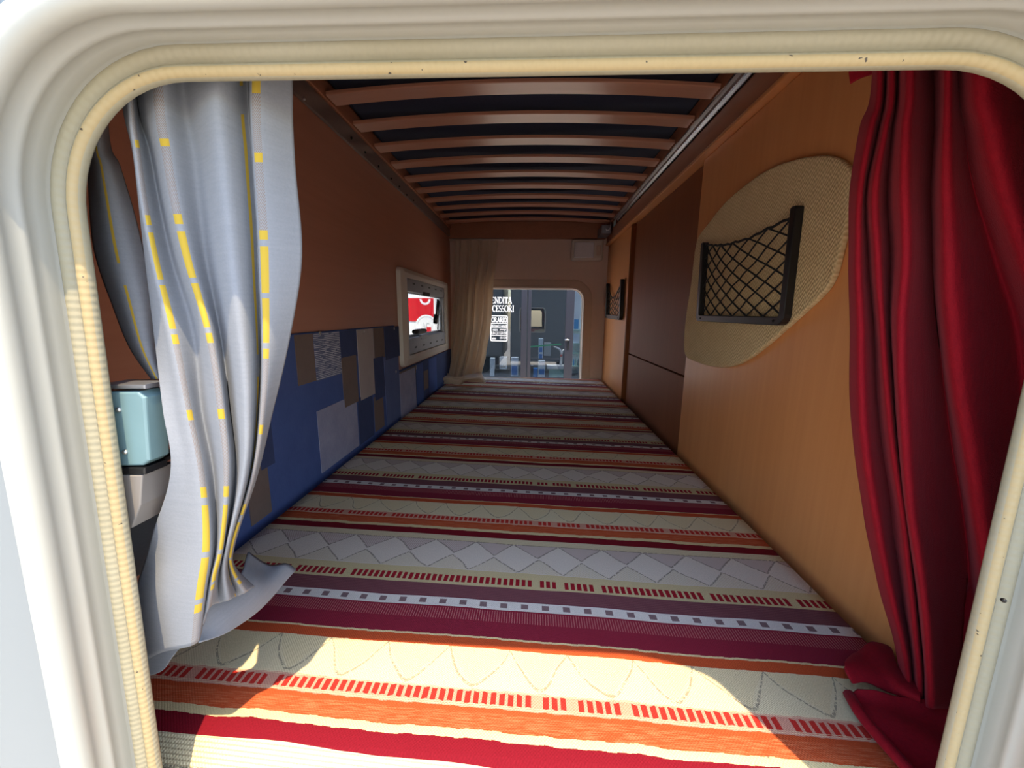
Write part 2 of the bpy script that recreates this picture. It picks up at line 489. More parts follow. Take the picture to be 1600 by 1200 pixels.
def sweep(name, path, prof, axis_y, mat, parent=None, smooth=True):
    """sweep profile [(outward offset, world y)] round the closed path of (x, z) points; UV u = length, v = profile fraction"""
    n = len(path); P = [Vector(p) for p in path]
    area = sum(P[i - 1].x * P[i].y - P[i].x * P[i - 1].y for i in range(n)); sg = 1 if area > 0 else -1
    nor = []
    for i in range(n):
        t = (P[(i + 1) % n] - P[i]).normalized() + (P[i] - P[i - 1]).normalized(); t.normalize()
        nor.append(Vector((t.y, -t.x)) * sg)
    ln = [0]
    for i in range(n): ln.append(ln[-1] + (P[(i + 1) % n] - P[i]).length)
    bm = bmesh.new(); uvl = bm.loops.layers.uv.new('UVMap'); k = len(prof)
    g = [[bm.verts.new((P[i].x + nor[i].x * d, y, P[i].y + nor[i].y * d)) for d, y in prof] for i in range(n)]
    for i in range(n):
        for j in range(k - 1):
            f = bm.faces.new((g[i][j], g[(i + 1) % n][j], g[(i + 1) % n][j + 1], g[i][j + 1]))
            for l, (a, b_) in zip(f.loops, ((i, j), (i + 1, j), (i + 1, j + 1), (i, j + 1))): l[uvl].uv = (ln[a], b_ / (k - 1))
    bmesh.ops.recalc_face_normals(bm, faces=bm.faces)
    me = bpy.data.meshes.new(name); bm.to_mesh(me); bm.free()
    return link(name, me, mat, parent, smooth)
def dense(path, step=.004):
    out = []
    for i, p in enumerate(path):
        p = Vector(p); q = Vector(path[(i + 1) % len(path)]); k = max(1, int((q - p).length / step))
        out += [p.lerp(q, j / k) for j in range(k)]
    return out

# ------------------------------------------------------------------ measures (metres, camera at the origin)
XL, XR, ZB, YF = -.449, .385, -.34, 2.12          # walls, mattress top, far wall
YB = .182                                          # outer skin of the near body side
GROUND = -1.42

# ------------------------------------------------------------------ ground
g = box('ground', (-30, -25, GROUND - .1), (30, 30, GROUND), 'concrete'); tag(g, 'pale paved yard around the parked camper', kind='structure')

# ------------------------------------------------------------------ camper shell
hatch = rounded([(-.231, .109), (-.2555, -.43), (.2525, -.43), (.2405, .107)], [.064, .05, .05, .066], 14)
off = lambda path, d: [Vector(p) for p in path]
def offset_path(path, d):
    n = len(path); P = [Vector(p) for p in path]; o = []
    area = sum(P[i - 1].x * P[i].y - P[i].x * P[i - 1].y for i in range(n)); sg = 1 if area > 0 else -1
    for i in range(n):
        t = (P[(i + 1) % n] - P[i]).normalized() + (P[i] - P[i - 1]).normalized(); t.normalize()
        o.append(P[i] + Vector((t.y, -t.x)) * sg * d)
    return o
w = holed_wall('wall_front', (-.52, -1.1, 4.2, 1.35), offset_path(hatch, .0170), 1, YB, .206, 'body')
tag(w, 'white camper body side around the open hatch', kind='structure')
far_hole = rounded([(-.30, .137), (-.30, -.40), (.272, -.40), (.268, .137)], [.05, .03, .03, .062], 10)
w = holed_wall('wall_far', (XL - .02, -.75, XR + .02, .62), far_hole, 1, YF, YF + .018, 'wood_far'); tag(w, 'greige lined wall at the far end of the bunk', kind='structure')
sw = holed_wall('wall_far_outer', (-.52, -1.1, 4.2, 1.35), offset_path(far_hole, .004), 1, YF + .0185, YF + .045, 'body'); sw.name = 'wall_back'
tag(sw, 'white outer body side on the far side of the camper', kind='structure')
wy0, wy1, wz0, wz1 = 1.335, 2.03, -.11, .10
w = holed_wall('wall_left', (.2065, -.75, YF - .0005, .62), rounded([(wy0, wz0), (wy1, wz0), (wy1, wz1), (wy0, wz1)], .02, 5), 0, XL, XL - .025, 'wood_left')
tag(w, 'dark cherry wood wall with the small window', kind='structure')
w = holed_wall('wall_rear_outer', (.2065, -1.1, YF + .018, 1.35), rounded([(wy0, wz0), (wy1 + .05, wz0), (wy1 + .05, wz1), (wy0, wz1)], .02, 5), 0, XL - .0255, XL - .045, 'body')
w.name = 'wall_rear'; tag(w, 'white outer rear wall of the camper', kind='structure')
w = box('wall_right', (XR + .03, .2065, -.75), (XR + .045, YF - .001, .62), 'wood_door'); tag(w, 'wood partition behind the cabinets on the right', kind='structure')
c = box('ceiling', (XL, .2065, .60), (XR + .03, YF - .001, .62), 'wood_far'); tag(c, 'lining above the upper bunk', kind='structure')
f = box('floor', (XL, .2065, -.50), (XR + .03, YF - .001, -.475), 'wood_rail'); tag(f, 'wooden board under the lower mattress', kind='structure')
r = box('roof', (-.52, .182, 1.35), (4.2, YF + .045, 1.40), 'body'); tag(r, 'white camper roof panel', kind='structure')
# the side of the camper that the shop glass mirrors
wt = empty('camper_wheel')
bm = bmesh.new()
bmesh.ops.create_cone(bm, cap_ends=True, segments=40, radius1=.33, radius2=.33, depth=.2, matrix=Matrix.Translation((.9, 2.05, GROUND + .33)) @ Matrix.Rotation(math.pi / 2, 4, 'X'))
from_bm('tyre', bm, 'tyre', wt)
bm = bmesh.new()
bmesh.ops.create_cone(bm, cap_ends=True, segments=32, radius1=.2, radius2=.17, depth=.03, matrix=Matrix.Translation((.9, 2.165, GROUND + .33)) @ Matrix.Rotation(-math.pi / 2, 4, 'X'))
from_bm('hubcap', bm, 'alu_dull', wt)
tag(wt, 'black tyre under the far side of the camper', 'wheel')

pc = empty('parked_camper')
box('body', (-6.6, .25, GROUND + .40), (-.70, 2.10, 1.32), 'body', pc, .06, 3)
box('skirt', (-6.4, .30, GROUND + .22), (-.8, 2.06, GROUND + .3995), 'facade_frame', pc)
for x_ in (-1.25, -5.2):
    for y_ in (.40, 1.95):
        bm = bmesh.new(); bmesh.ops.create_cone(bm, cap_ends=True, segments=36, radius1=.34, radius2=.34, depth=.22, matrix=Matrix.Translation((x_, y_, GROUND + .34)) @ Matrix.Rotation(math.pi / 2, 4, 'X'))
        from_bm('wheel', bm, 'tyre', pc)
for xa_, xb_ in ((-2.9, -1.9), (-4.6, -3.6)): box('side_window', (xa_, 2.1005, .10), (xb_, 2.115, .62), 'black', pc, .006)
box('decal', (-6.5, 2.1005, -.22), (-1.0, 2.104, -.08), 'facade_frame', pc)
tag(pc, 'pale camper parked behind, mirrored in the shop glass', 'camper')

# hatch surround: ribbed rubber seal and stepped plastic trim
hp = dense(hatch, .006)
hf = empty('trim_1')
Y0 = .200
sweep('seal', hp, [(.0180, Y0 + .0056), (.0125, Y0 + .0056), (.0075, Y0 + .0050), (.0028, Y0 + .0034), (.0004, Y0 + .0008), (.0006, Y0 - .0022), (.0016, Y0 - .0038), (.0036, Y0 - .0048), (.0058, Y0 - .0036), (.0068, Y0 - .0004), (.0078, Y0 + .0002), (.009, Y0 - .0018),
                   (.0115, Y0 - .0034), (.0136, Y0 - .0036), (.0146, Y0 - .0030)], 1, 'seal', hf)
trim_prof = [(.0150, Y0 + .004), (.0142, Y0 - .0028), (.0138, Y0 - .0036), (.0141, Y0 - .0044), (.0132, Y0 - .0062), (.0128, Y0 - .0110), (.0124, Y0 - .0150), (.0117, Y0 - .0158), (.0115, Y0 - .0182), (.0119, Y0 - .0190),
             (.0119, Y0 - .0250), (.0112, Y0 - .0258), (.0108, Y0 - .0290), (.0115, Y0 - .0325), (.0145, Y0 - .0345), (.021, Y0 - .0345), (.0245, Y0 - .0325), (.0255, Y0 - .029), (.0262, YB)]
sweep('trim', hp, trim_prof, 1, 'trim', hf)
tag(hf, 'cream stepped plastic hatch surround with yellowed ribbed rubber seal', kind='structure')
for i, (px, py) in enumerate([(1568, 938)]):
    p = PY(px, py, .176)
    bm = bmesh.new(); bmesh.ops.create_uvsphere(bm, u_segments=10, v_segments=6, radius=.0011, matrix=Matrix.Translation(p)); from_bm('screw', bm, 'screw', hf, True)

# ------------------------------------------------------------------ mattress
bm = bmesh.new()
nx, ny = 44, 96
x0, x1, y0, y1 = XL + .0095, XR - .004, .2225, 2.082
grid = []
for j in range(ny + 1):
    row = []
    for i in range(nx + 1):
        x = x0 + (x1 - x0) * i / nx; y = y0 + (y1 - y0) * j / ny
        ex = min(x - x0, x1 - x); ey = min(y - y0, y1 - y)
        def rd(e, R=.022): return 0 if e >= R else R - math.sqrt(max(0, R * R - (R - e) ** 2))
        z = ZB - max(rd(ex), rd(ey)) + noise.noise(Vector((x * 4, y * 4, 0))) * .0016
        row.append(bm.verts.new((x, y, z)))
    grid.append(row)
for j in range(ny):
    for i in range(nx): bm.faces.new((grid[j][i], grid[j][i + 1], grid[j + 1][i + 1], grid[j + 1][i]))
border = [grid[0][i] for i in range(nx + 1)] + [grid[j][nx] for j in range(1, ny + 1)] + [grid[ny][i] for i in range(nx - 1, -1, -1)] + [grid[j][0] for j in range(ny - 1, 0, -1)]
low = [bm.verts.new((v.co.x, v.co.y, -.474)) for v in border]
for i in range(len(border)): bm.faces.new((border[i], low[i], low[(i + 1) % len(low)], border[(i + 1) % len(low)]))
bm.faces.new(low)
mt = from_bm('mattress', bm, 'rug', None, True); tag(mt, 'long bunk mattress in a red, orange and cream striped woven cover', 'mattress')

# ------------------------------------------------------------------ upper bunk with sprung slats
ub = empty('slatted_bunk_base')
def slat_mesh():
    bm = bmesh.new(); n = 24; xs0, xs1 = XL + .016, XR - .030
    prev = None
    for i in range(n + 1):
        x = xs0 + (xs1 - xs0) * i / n; u = (i / n - .5) * 2
        z = .437 + .016 * (1 - u * u)
        ring = [bm.verts.new((x, a, z + b_)) for a, b_ in ((0, .0015), (.0015, 0), (.0425, 0), (.044, .0015), (.044, .007), (0, .007))]
        if prev:
            for k in range(6): bm.faces.new((prev[k], prev[(k + 1) % 6], ring[(k + 1) % 6], ring[k]))
        else: bm.faces.new(ring[::-1])
        prev = ring
    bm.faces.new(prev)
    bmesh.ops.recalc_face_normals(bm, faces=bm.faces)
    me = bpy.data.meshes.new('slat'); bm.to_mesh(me); bm.free(); me.materials.append(M['wood_slat']); return me
sm = slat_mesh()
for k in range(-5, 10):
    o = link('slat', sm, None, ub); o.location = (0, .857 + k * .1225, 0)
box('side_rail', (XL + .002, .22, .433), (XL + .014, 2.085, .47), 'wood_rail', ub, .002)
box('side_rail', (XR - .028, .22, .433), (XR - .014, 2.085, .47), 'wood_rail', ub, .002)
box('end_rail', (XL + .002, 2.087, .385), (XR - .018, 2.116, .47), 'wood_rail', ub, .003)
ls = box('ledge_strip', (XL + .001, .22, .392), (XL + .009, 2.085, .432), 'ledge', ub, .002); ls['label'] = 'dark ledge strip with screws'
for i, (px, py) in enumerate([(475.5, 161), (548.7, 216), (570.5, 238), (591.5, 260), (611, 279), (623.7, 291.5), (635.5, 304.5), (646, 313)]):
    p = PX(px, py, XL + .0095)
    p.z = min(max(p.z, .395), .429)
    bm = bmesh.new(); bmesh.ops.create_uvsphere(bm, u_segments=10, v_segments=6, radius=.0032, matrix=Matrix.Translation(p)); from_bm('screw', bm, 'steel' if i == 0 else 'screw', ub, True)
ar = prism('aluminium_rail', [(XR - .030, .4315), (XR - .030, .4275), (XR - .022, .4265), (XR - .020, .4215), (XR - .014, .4235), (XR - .0125, .4165), (XR - .0095, .4165), (XR - .0085, .4315)], 1, .22, 1.86, 'alu', ub)
ar['label'] = 'bright aluminium channel'
for py in (.9, 1.2, 1.5, 1.75):
    bm = bmesh.new(); bmesh.ops.create_uvsphere(bm, u_segments=8, v_segments=5, radius=.003, matrix=Matrix.Translation((XR - .011, py, .4165))); from_bm('screw', bm, 'screw', ub, True)
hk = bmesh.new(); bm_tube(hk, [(XR - .03, 1.93, .43), (XR - .03, 1.93, .405), (XR - .036, 1.93, .394), (XR - .046, 1.93, .392), (XR - .05, 1.93, .402)], .004, 8); from_bm('hook', hk, 'alu', ub, True)
bm = bmesh.new(); bm_box(bm, (XR - .066, 1.96, .385), (XR - .018, 2.085, .425), .003); from_bm('corner_bracket', bm, 'alu_dull', ub)
tag(ub, 'upper bunk base of arched wooden slats with side rails', 'bed base')
um = box('bunk_mattress', (XL + .004, .225, .474), (XR - .012, 2.082, .585), 'navy', None, .015); tag(um, 'dark navy mattress resting on the wooden slats overhead', 'mattress')

# ------------------------------------------------------------------ right side: cabinets
yd0 = PX(1077, 500, XR).y; yd1 = PX(978, 500, XR).y
pn = empty('side_cabinet')
box('panel', (XR, .217, -.474), (XR + .0295, yd0, .352), 'wood_right', pn, .0015)
tag(pn, 'honey wood cabinet side beside the red curtain, carrying the woven oval panel', 'cabinet')
wd = empty('wardrobe')
dz = PX(1020, 568, XR + .012).z
box('upper_door', (XR + .010, yd0 + .002, dz + .002), (XR + .0295, yd1 - .034, .352), 'wood_door', wd, .002)
box('lower_door', (XR + .010, yd0 + .002, -.474), (XR + .0295, yd1 - .034, dz - .002), 'wood_door', wd, .002)
bm = bmesh.new(); bm_tube(bm, [(XR + .012, yd1 - .018, -.474), (XR + .012, yd1 - .018, .35)], .0165, 14); from_bm('round_post', bm, 'wood_door', wd, True)
tag(wd, 'dark brown two-door wardrobe between the two lighter wood panels', 'wardrobe')
fp = empty('end_panel')
box('panel', (XR, yd1, -.474), (XR + .0295, YF - .002, .352), 'wood_right', fp, .002)
tag(fp, 'honey wood panel by the far wall, carrying the small net pocket', 'panel')
va = empty('valance')
box('board', (XR - .012, .218, .362), (XR + .0295, YF - .002, .4125), 'wood_rail', va, .002)
box('edge_strip', (XR - .016, .218, .353), (XR + .0295, YF - .002, .3615), 'wood_right', va, .0025)
tag(va, 'wooden valance board running along the right under the slats', 'valance')

# woven oval panel
crop = [(60, 1015), (55, 930), (66, 820), (85, 700), (110, 510), (160, 430), (240, 330), (340, 245), (440, 180), (560, 138), (680, 122), (750, 140), (790, 175), (805, 220), (800, 310), (780, 420), (750, 550), (720, 660), (680, 730),
        (600, 810), (500, 900), (420, 970), (340, 1030), (260, 1065), (180, 1065), (110, 1045)]
ov = [PX(1050 + a / 2.857, 200 + b_ / 2.857, XR - .008) for a, b_ in crop]
ov = [Vector((p.y, p.z)) for p in ov]
sm_ov = []
n = len(ov)
for i in range(n):
    q = [ov[(i + k) % n] for k in (-1, 0, 1, 2)]
    for f_ in (0, .25, .5, .75):
        a, b_, c_, d_ = q
        sm_ov.append(.5 * ((2 * b_) + (c_ - a) * f_ + (2 * a - 5 * b_ + 4 * c_ - d_) * f_ ** 2 + (3 * b_ - a - 3 * c_ + d_) * f_ ** 3))
o = prism('fabric_panel', sm_ov, 0, XR - .009, XR - .0004, 'weave', None, .003)
tag(o, 'beige raffia-weave leaf-shaped panel on the cabinet beside the red curtain', 'fabric panel')

def net_pocket(name, A, B, C, D, xp, bar, depth, cells, sag, cord, label, bulge=.012):
    """U-shaped frame A-B-C-D (pixels: far top, far bottom, near bottom, near top) with a diamond net"""
    t = empty(name)
    P = [PX(*q, xp) for q in (A, B, C, D)]
    yz = [Vector((p.y, p.z)) for p in P]
    def flatbar(path, closed=False):
        pass
    # outline of the U: outer and inner polylines
    far_t, far_b, near_b, near_t = yz
    W = bar
    outer = [far_t + Vector((W / 2, 0)), far_b + Vector((W / 2, -W / 2)), near_b + Vector((-W / 2, -W / 2)), near_t + Vector((-W / 2, 0))]
    inner = [near_t + Vector((W / 2, 0)), near_b + Vector((W / 2, W / 2)), far_b + Vector((-W / 2, W / 2)), far_t + Vector((-W / 2, 0))]
    poly = rounded(outer + inner, [W * .3, W * .9, W * 1.2, W * .3, W * .3, W * .35, W * .35, W * .3], 5)
    prism('frame', poly, 0, xp, xp + depth, 'black', t, .0015)
    for p in (far_b.lerp(near_b, .06), far_b.lerp(near_b, .94)):
        bm = bmesh.new(); bmesh.ops.create_uvsphere(bm, u_segments=8, v_segments=6, radius=W * .16, matrix=Matrix.Translation((xp, p.x, p.y))); from_bm('rivet', bm, 'screw', t, True)
    a0, b0, c0, d0 = far_t + Vector((-W / 2, -.004)), far_b + Vector((-W / 2, W / 2)), near_b + Vector((W / 2, W / 2)), near_t + Vector((W / 2, -.012))
    def pt(u, v):     # u far->near, v bottom->top
        lo = b0.lerp(c0, u); hi = a0.lerp(d0, u); hi = hi + Vector((0, -sag * math.sin(math.pi * u)))
        q = lo.lerp(hi, v)
        j = noise.noise(Vector((u * 6, v * 6, 3.3))) * .004 * (u * (1 - u) * 4)
        return Vector((xp + depth * .5 - bulge * math.sin(math.pi * u) * (.3 + .7 * v), q.x + j, q.y + j * .7 - .006 * math.sin(math.pi * u) * v))
    bm = bmesh.new()
    nu, nv = cells
    tot = nu + nv
    for s in (1, -1):
        for k in range(-nv, nu + 1):
            pts = []
            for i in range(41):
                v = i / 40; u = (k + v * nv) / nu
                if s < 0: u = 1 - u
                if -.001 <= u <= 1.001: pts.append(pt(min(max(u, 0), 1), v))
            if len(pts) > 2: bm_tube(bm, pts, cord, 6)
    top = [pt(i / 30, 1) + Vector((0, 0, .0012 * math.sin(i * 2.1))) for i in range(31)]
    bm_tube(bm, top, cord * 1.5, 6)
    from_bm('net', bm, 'cord', t, True)
    tag(t, label, 'net pocket')
    return t
net_pocket('net_pocket', (1097, 379), (1089, 497), (1219, 502), (1239, 322), XR - .022, .013, .012, (6, 5), .012, .0014, 'large black net pocket mounted on the beige woven panel')
net_pocket('net_pocket', (947.5, 443), (946, 494), (967, 497), (969.5, 436), XR - .018, .018, .016, (4, 4), .060, .0016, 'small black net pocket on the wood panel near the far wall', .004)

# ------------------------------------------------------------------ left side: patchwork panels
def c5(a, b_, x): return PX(380 + a / 3.43, 480 + b_ / 3.43, x)
XP = XL + .007
pa = empty('patchwork_panel')
ytop = PX(617, 510, XP); yb = ytop.y; zt = -.040
box('backing', (XL + .0005, .45, -.40), (XP - .001, yb, zt), 'p_blue', pa, .0025)
PN = [0]
def patch(parent, mat, tl, br, y0=None, y1=None, z0=None, z1=None, lift=.0012):
    a, b_ = c5(*tl, XP), c5(*br, XP)
    ya, yc = a.y, c5(br[0], tl[1], XP).y
    PN[0] += 1; lift += .00012 * (PN[0] % 9)
    za, zc = (a.z if z1 is None else z1), (b_.z if z0 is None else z0)
    return box('patch', (XP - .001, min(ya, yc), min(za, zc)), (XP + lift - .001, max(ya, yc), max(za, zc)), mat, parent)
patch(pa, 'p_brown', (270, 118), (370, 400), z1=zt - .003)
patch(pa, 'p_ruled', (374, 112), (512, 360), z1=zt - .003)
patch(pa, 'p_navy', (514, 105), (602, 262), z1=zt - .003)
patch(pa, 'p_brown', (526, 272), (604, 510))
patch(pa, 'p_grey', (606, 100), (692, 470), z1=zt - .003)
patch(pa, 'p_brown', (696, 100), (750, 268), z1=zt - .003)
patch(pa, 'p_navy', (753, 100), (832, 262), z1=zt - .003)
patch(pa, 'p_navy', (696, 275), (750, 480))
patch(pa, 'p_brown', (700, 485), (750, 640))
patch(pa, 'p_mid', (754, 270), (832, 595))
patch(pa, 'p_white', (395, 560), (610, 800), z0=-.338)
patch(pa, 'p_navy', (612, 490), (692, 690))
patch(pa, 'p_brown', (10, 880), (130, 1150), z0=-.338)
patch(pa, 'p_navy', (60, 560), (140, 850))
for q in ((410, 138), (645, 128), (830, 340), (824, 112)):
    p = c5(*q, XP); bm = bmesh.new(); bmesh.ops.create_uvsphere(bm, u_segments=10, v_segments=6, radius=.0045, matrix=Matrix.Translation((XP + .0008, min(p.y, yb - .01), p.z)) @ Matrix.Diagonal((.4, 1, 1, 1)))
    from_bm('nail', bm, 'steel', pa, True)
tag(pa, 'tall blue patchwork fabric panel on the left wall beside the mattress', 'fabric panel')
pb = empty('patchwork_panel')
box('backing', (XL + .0005, yb + .002, -.40), (XP - .001, 2.10, -.19), 'p_navy', pb, .002)
patch(pb, 'p_brown', (838, 330), (925, 352), z1=-.196)
patch(pb, 'p_white', (838, 358), (922, 545))
patch(pb, 'p_blue', (928, 335), (962, 500), z1=-.196)
patch(pb, 'p_grey', (925, 285), (960, 318), z1=-.196, lift=.0016)
patch(pb, 'p_brown', (968, 345), (990, 432))
patch(pb, 'p_blue', (993, 265), (1035, 440), z1=-.196)
tag(pb, 'low blue patchwork fabric strip under the small window', 'fabric panel')

# small window on the left wall
w1 = empty('window_1')
def frame_loft(name, loops, mat, parent):
    """loops of (x, y0, z0, y1, z1) rectangles joined one after another"""
    bm = bmesh.new(); L = []
    for x, a, b_, c_, d_, r_ in loops:
        L.append([bm.verts.new((x, p.x, p.y)) for p in rounded([(a, b_), (c_, b_), (c_, d_), (a, d_)], r_, 5)])
    n = len(L[0])
    for A, B in zip(L, L[1:]):
        for i in range(n): bm.faces.new((A[i], A[(i + 1) % n], B[(i + 1) % n], B[i]))
    return from_bm(name, bm, mat, parent)
frame_loft('outer_frame', [(XL + .0005, 1.272, -.184, 1.995, .150, .02), (XL + .014, 1.276, -.182, 1.985, .148, .02), (XL + .021, 1.300, -.160, 1.925, .134, .012), (XL + .021, 1.318, -.148, 1.885, .120, .008), (XL + .014, 1.320, -.146, 1.883, .118, .008), (XL - .02, wy0 + .01, wz0 + .005, wy1 - .005, wz1 - .005, .008)], 'frame_white', w1)
# aluminium shade cassettes above and below the opening, with slots
for nm, za, zb in (('top_cassette', .072, .118), ('bottom_cassette', -.145, -.088)):
    cst = box(nm, (XL + .006, 1.322, za), (XL + .018, 1.88, zb), 'alu_dull', w1, .003)
    for k in range(5):
        yk = 1.39 + k * .105; zk = (za + zb) / 2 + (.008 if za > 0 else -.008)
        box('slot', (XL + .0175, yk, zk - .003), (XL + .0186, yk + .026, zk + .003), 'screw', cst)
for y_a, y_b in ((1.322, 1.338), (1.845, 1.88)): box('side_channel', (XL + .006, y_a, -.088), (XL + .017, y_b, .072), 'alu_dull', w1, .002)
box('sash', (XL - .012, 1.338, -.092), (XL - .004, 1.99, -.080), 'alu_dull', w1, .002)
box('sash', (XL - .012, 1.338, .070), (XL - .004, 1.99, .082), 'alu_dull', w1, .002)
box('pane', (XL - .018, wy0 + .001, wz0 + .001), (XL - .015, wy1 - .001, wz1 - .001), 'pane', w1)
bm = bmesh.new(); pA, pB = PX(647, 518.5, XL + .022), PX(664, 516.5, XL + .022)
bm_tube(bm, [pA, pA.lerp(pB, .3), pA.lerp(pB, .7), pB], [.008, .0095, .0095, .008], 10); lh = from_bm('latch_handle', bm, 'black', w1, True)
box('latch_base', (XL + .008, 1.47, -.10), (XL + .022, 1.56, -.082), 'alu_dull', w1, .003)
box('latch_base', (XL + .008, 1.52, .068), (XL + .024, 1.60, .082), 'dark_gap', w1, .003)
for q in (((684, 468), (682, 492), .005), ((681, 492), (680, 505), .010), ((690, 462), (691, 522), .0035), ((686, 470), (684, 515), .003)):
    bm = bmesh.new(); bm_tube(bm, [PX(*q[0], XL - .002), PX(*q[1], XL - .002)], q[2], 8); from_bm('stay', bm, 'black', w1, True)
tag(w1, kind='structure')
w2 = empty('window_2')
fp_ = dense(far_hole, .01)
sweep('inner_lip', fp_, [(0.0, YF + .044), (-.003, YF + .02), (-.002, YF - .004), (.003, YF - .008), (.010, YF - .008), (.013, YF - .005), (.016, YF - .0045), (.042, YF - .0045), (.045, YF - .003), (.0455, YF - .0005)], 1, 'lining', w2)
sweep('outer_seal', fp_, [(.001, YF + .046), (-.004, YF + .047), (-.0045, YF + .056), (.006, YF + .060), (.02, YF + .056), (.021, YF + .0455)], 1, 'frame_white', w2)
tag(w2, kind='structure')

# lamp on the far wall
lp = empty('reading_lamp')
box('housing', (.190, YF - .040, .275), (.355, YF - .0006, .382), 'lamp', lp, .014, 4)
box('lens', (.205, YF - .046, .288), (.305, YF - .038, .366), 'lens', lp, .004, 3)
box('switch', (.318, YF - .044, .300), (.340, YF - .038, .350), 'lining', lp, .003)
tag(lp, 'rounded plastic lamp high on the far wall beside the valance', 'lamp')

# latch housing behind the white curtain
lt = empty('latch_housing')
def lpoly(name, pix, y0_, y1_, mat, bev=.0008):
    return prism(name, [(p.x, p.z) for p in (PY(*q, y0_) for q in pix)], 1, y0_, y1_, mat, lt, bev)
for nm, m_, qs in (('top_plate', 'alu_dull', [(608, 601), (606, 603)]), ('bottom_plate', 'black', [(741, 731), (722, 716)])):
    lpoly(nm, [(150, qs[0][0]), (226, qs[0][0] + (1 if qs[0][0] > 700 else 0)), (226, qs[0][1]), (150, qs[0][1])], .2070, .2222, m_)
    if 1: lpoly(nm, [(150, qs[0][0] - (0 if qs[0][0] < 700 else 8)), (256, qs[1][0]), (256, qs[1][1]), (150, qs[0][1] - (0 if qs[0][0] < 700 else 8))], .2225, .2440, m_)
lpoly('back_plate', [(150, 612), (256, 612), (258, 722), (150, 728)], .2405, .2440, 'black')
lpoly('block', [(150, 612), (215, 612), (226, 622), (233, 720), (222, 728), (150, 730)], .2075, .2215, 'teal', .0015)
for q in ((186, 640), (196, 706)):
    c_ = PY(*q, .2074); bm = bmesh.new(); bmesh.ops.create_uvsphere(bm, u_segments=10, v_segments=6, radius=.0016, matrix=Matrix.Translation(c_)); from_bm('bolt', bm, 'steel', lt, True)
lpoly('skirt', [(150, 742), (222, 743), (219, 790), (206, 825), (150, 850)], .2070, .230, 'grey_plastic')
tag(lt, 'black latch box holding a grey-green block behind the white curtain', 'latch')

# ------------------------------------------------------------------ curtains
def net_from(rows, cols, base, amp, last=None):
    """rows: pixel y; cols: per column pixel x list; base(r, c) depth; amp: per column depth offset"""
    net = []
    for r, py in enumerate(rows):
        line = []
        for c_, colx in enumerate(cols):
            e = colx[r]
            px, yy = e if isinstance(e, tuple) else (e, py)
            line.append(PY(px, yy, base(r, c_) + amp[c_] * (1 if r < len(rows) - 1 else .6)))
        net.append(line)
    return net
rowsL = [-330, 118, 250, 400, 520, 640, 740, 850, 925, 1030]
colsL = [
    [188, 190, 211, 226, 241, 254, 266, (231, 862), (213, 935), (228, 1031)],
    [195, 196, 212, 232, 253, 272, 288, (272, 856), (246, 935), (256, 1018)],
    [202, 203, 216, 240, 268, 293, 314, (322, 850), (312, 925), (302, 1008)],
    [212, 212, 238, 268, 302, 318, 336, (338, 850), (324, 912), (314, 985)],
    [246, 247, 263, 293, 326, 346, 356, (347, 850), (334, 902), (326, 950)],
    [288, 290, 308, 325, 345, 361, 370, (353, 850), (342, 897), (342, 943)],
    [334, 336, 348, 364, 378, 386, 384, (357, 850), (350, 893), (357, 938)],
    [384, 386, 395, 404, 408, 404, 393, (361, 850), (357, 890), (371, 932)],
    [396, 397, 403, 412, 416, 410, 398, (363, 850), (362, 888), (384, 926)],
    [455, 456, 461, 470, 455, 425, 402, (366, 850), (367, 885), (397, 918)]]
ampL = [.004, -.003, -.006, .006, -.006, .007, -.007, .010, -.002, .012]
bL = [.217, .217, .217, .217, .217, .217, .218, .219, .220, .221]
def baseL(r, c_):
    b_ = bL[r]
    if c_ == 0 and r in (5, 6): return .2105 - ampL[0]
    if c_ == 1 and r in (5, 6): return .2115 - ampL[1]
    if c_ >= 4 and r >= 7: b_ += .007 * (c_ - 3) * (.3, .6, 1)[r - 7]
    return b_
uvv = [p / 425 for p in rowsL]
cw = empty('white_curtain')
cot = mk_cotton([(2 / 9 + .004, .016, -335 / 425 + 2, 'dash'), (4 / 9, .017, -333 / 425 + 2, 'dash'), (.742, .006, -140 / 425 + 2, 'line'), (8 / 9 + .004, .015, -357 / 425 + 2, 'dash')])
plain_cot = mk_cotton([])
far_cot = mk_cotton([], (222, 204, 182), (240, 224, 204), .42)
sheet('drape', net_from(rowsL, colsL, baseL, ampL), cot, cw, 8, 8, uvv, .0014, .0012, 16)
edge_cot = mk_cotton([(.45, .03, 0.0, 'line')])
rb = [-200, 190, 260, 340, 400, 467, 540, 592]
nb = []
for r, py in enumerate(rb):
    l_ = [138, 136, 138, 143, 152, 173, 202, 238][r]; rr = [150, 166, 186, 210, 226, 240, 248, 256][r]
    nb.append([PY(l_, py, .240), PY(l_ + (rr - l_) * .33, py, .230), PY(l_ + (rr - l_) * .66, py, .231), PY(rr, py, .240)])
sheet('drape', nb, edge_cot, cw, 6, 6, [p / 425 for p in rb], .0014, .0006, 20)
nb = []
for r, (l_, rr) in enumerate([((190, 790), (268, 720)), ((196, 835), (268, 770)), ((206, 868), (262, 830)), ((214, 900), (258, 880))]):
    nb.append([PY(*l_, .250), PY((l_[0] + rr[0]) / 2, (l_[1] + rr[1]) / 2, .252), PY(*rr, .254)])
sheet('drape', nb, mk_cotton([]), cw, 6, 6, None, .0014)
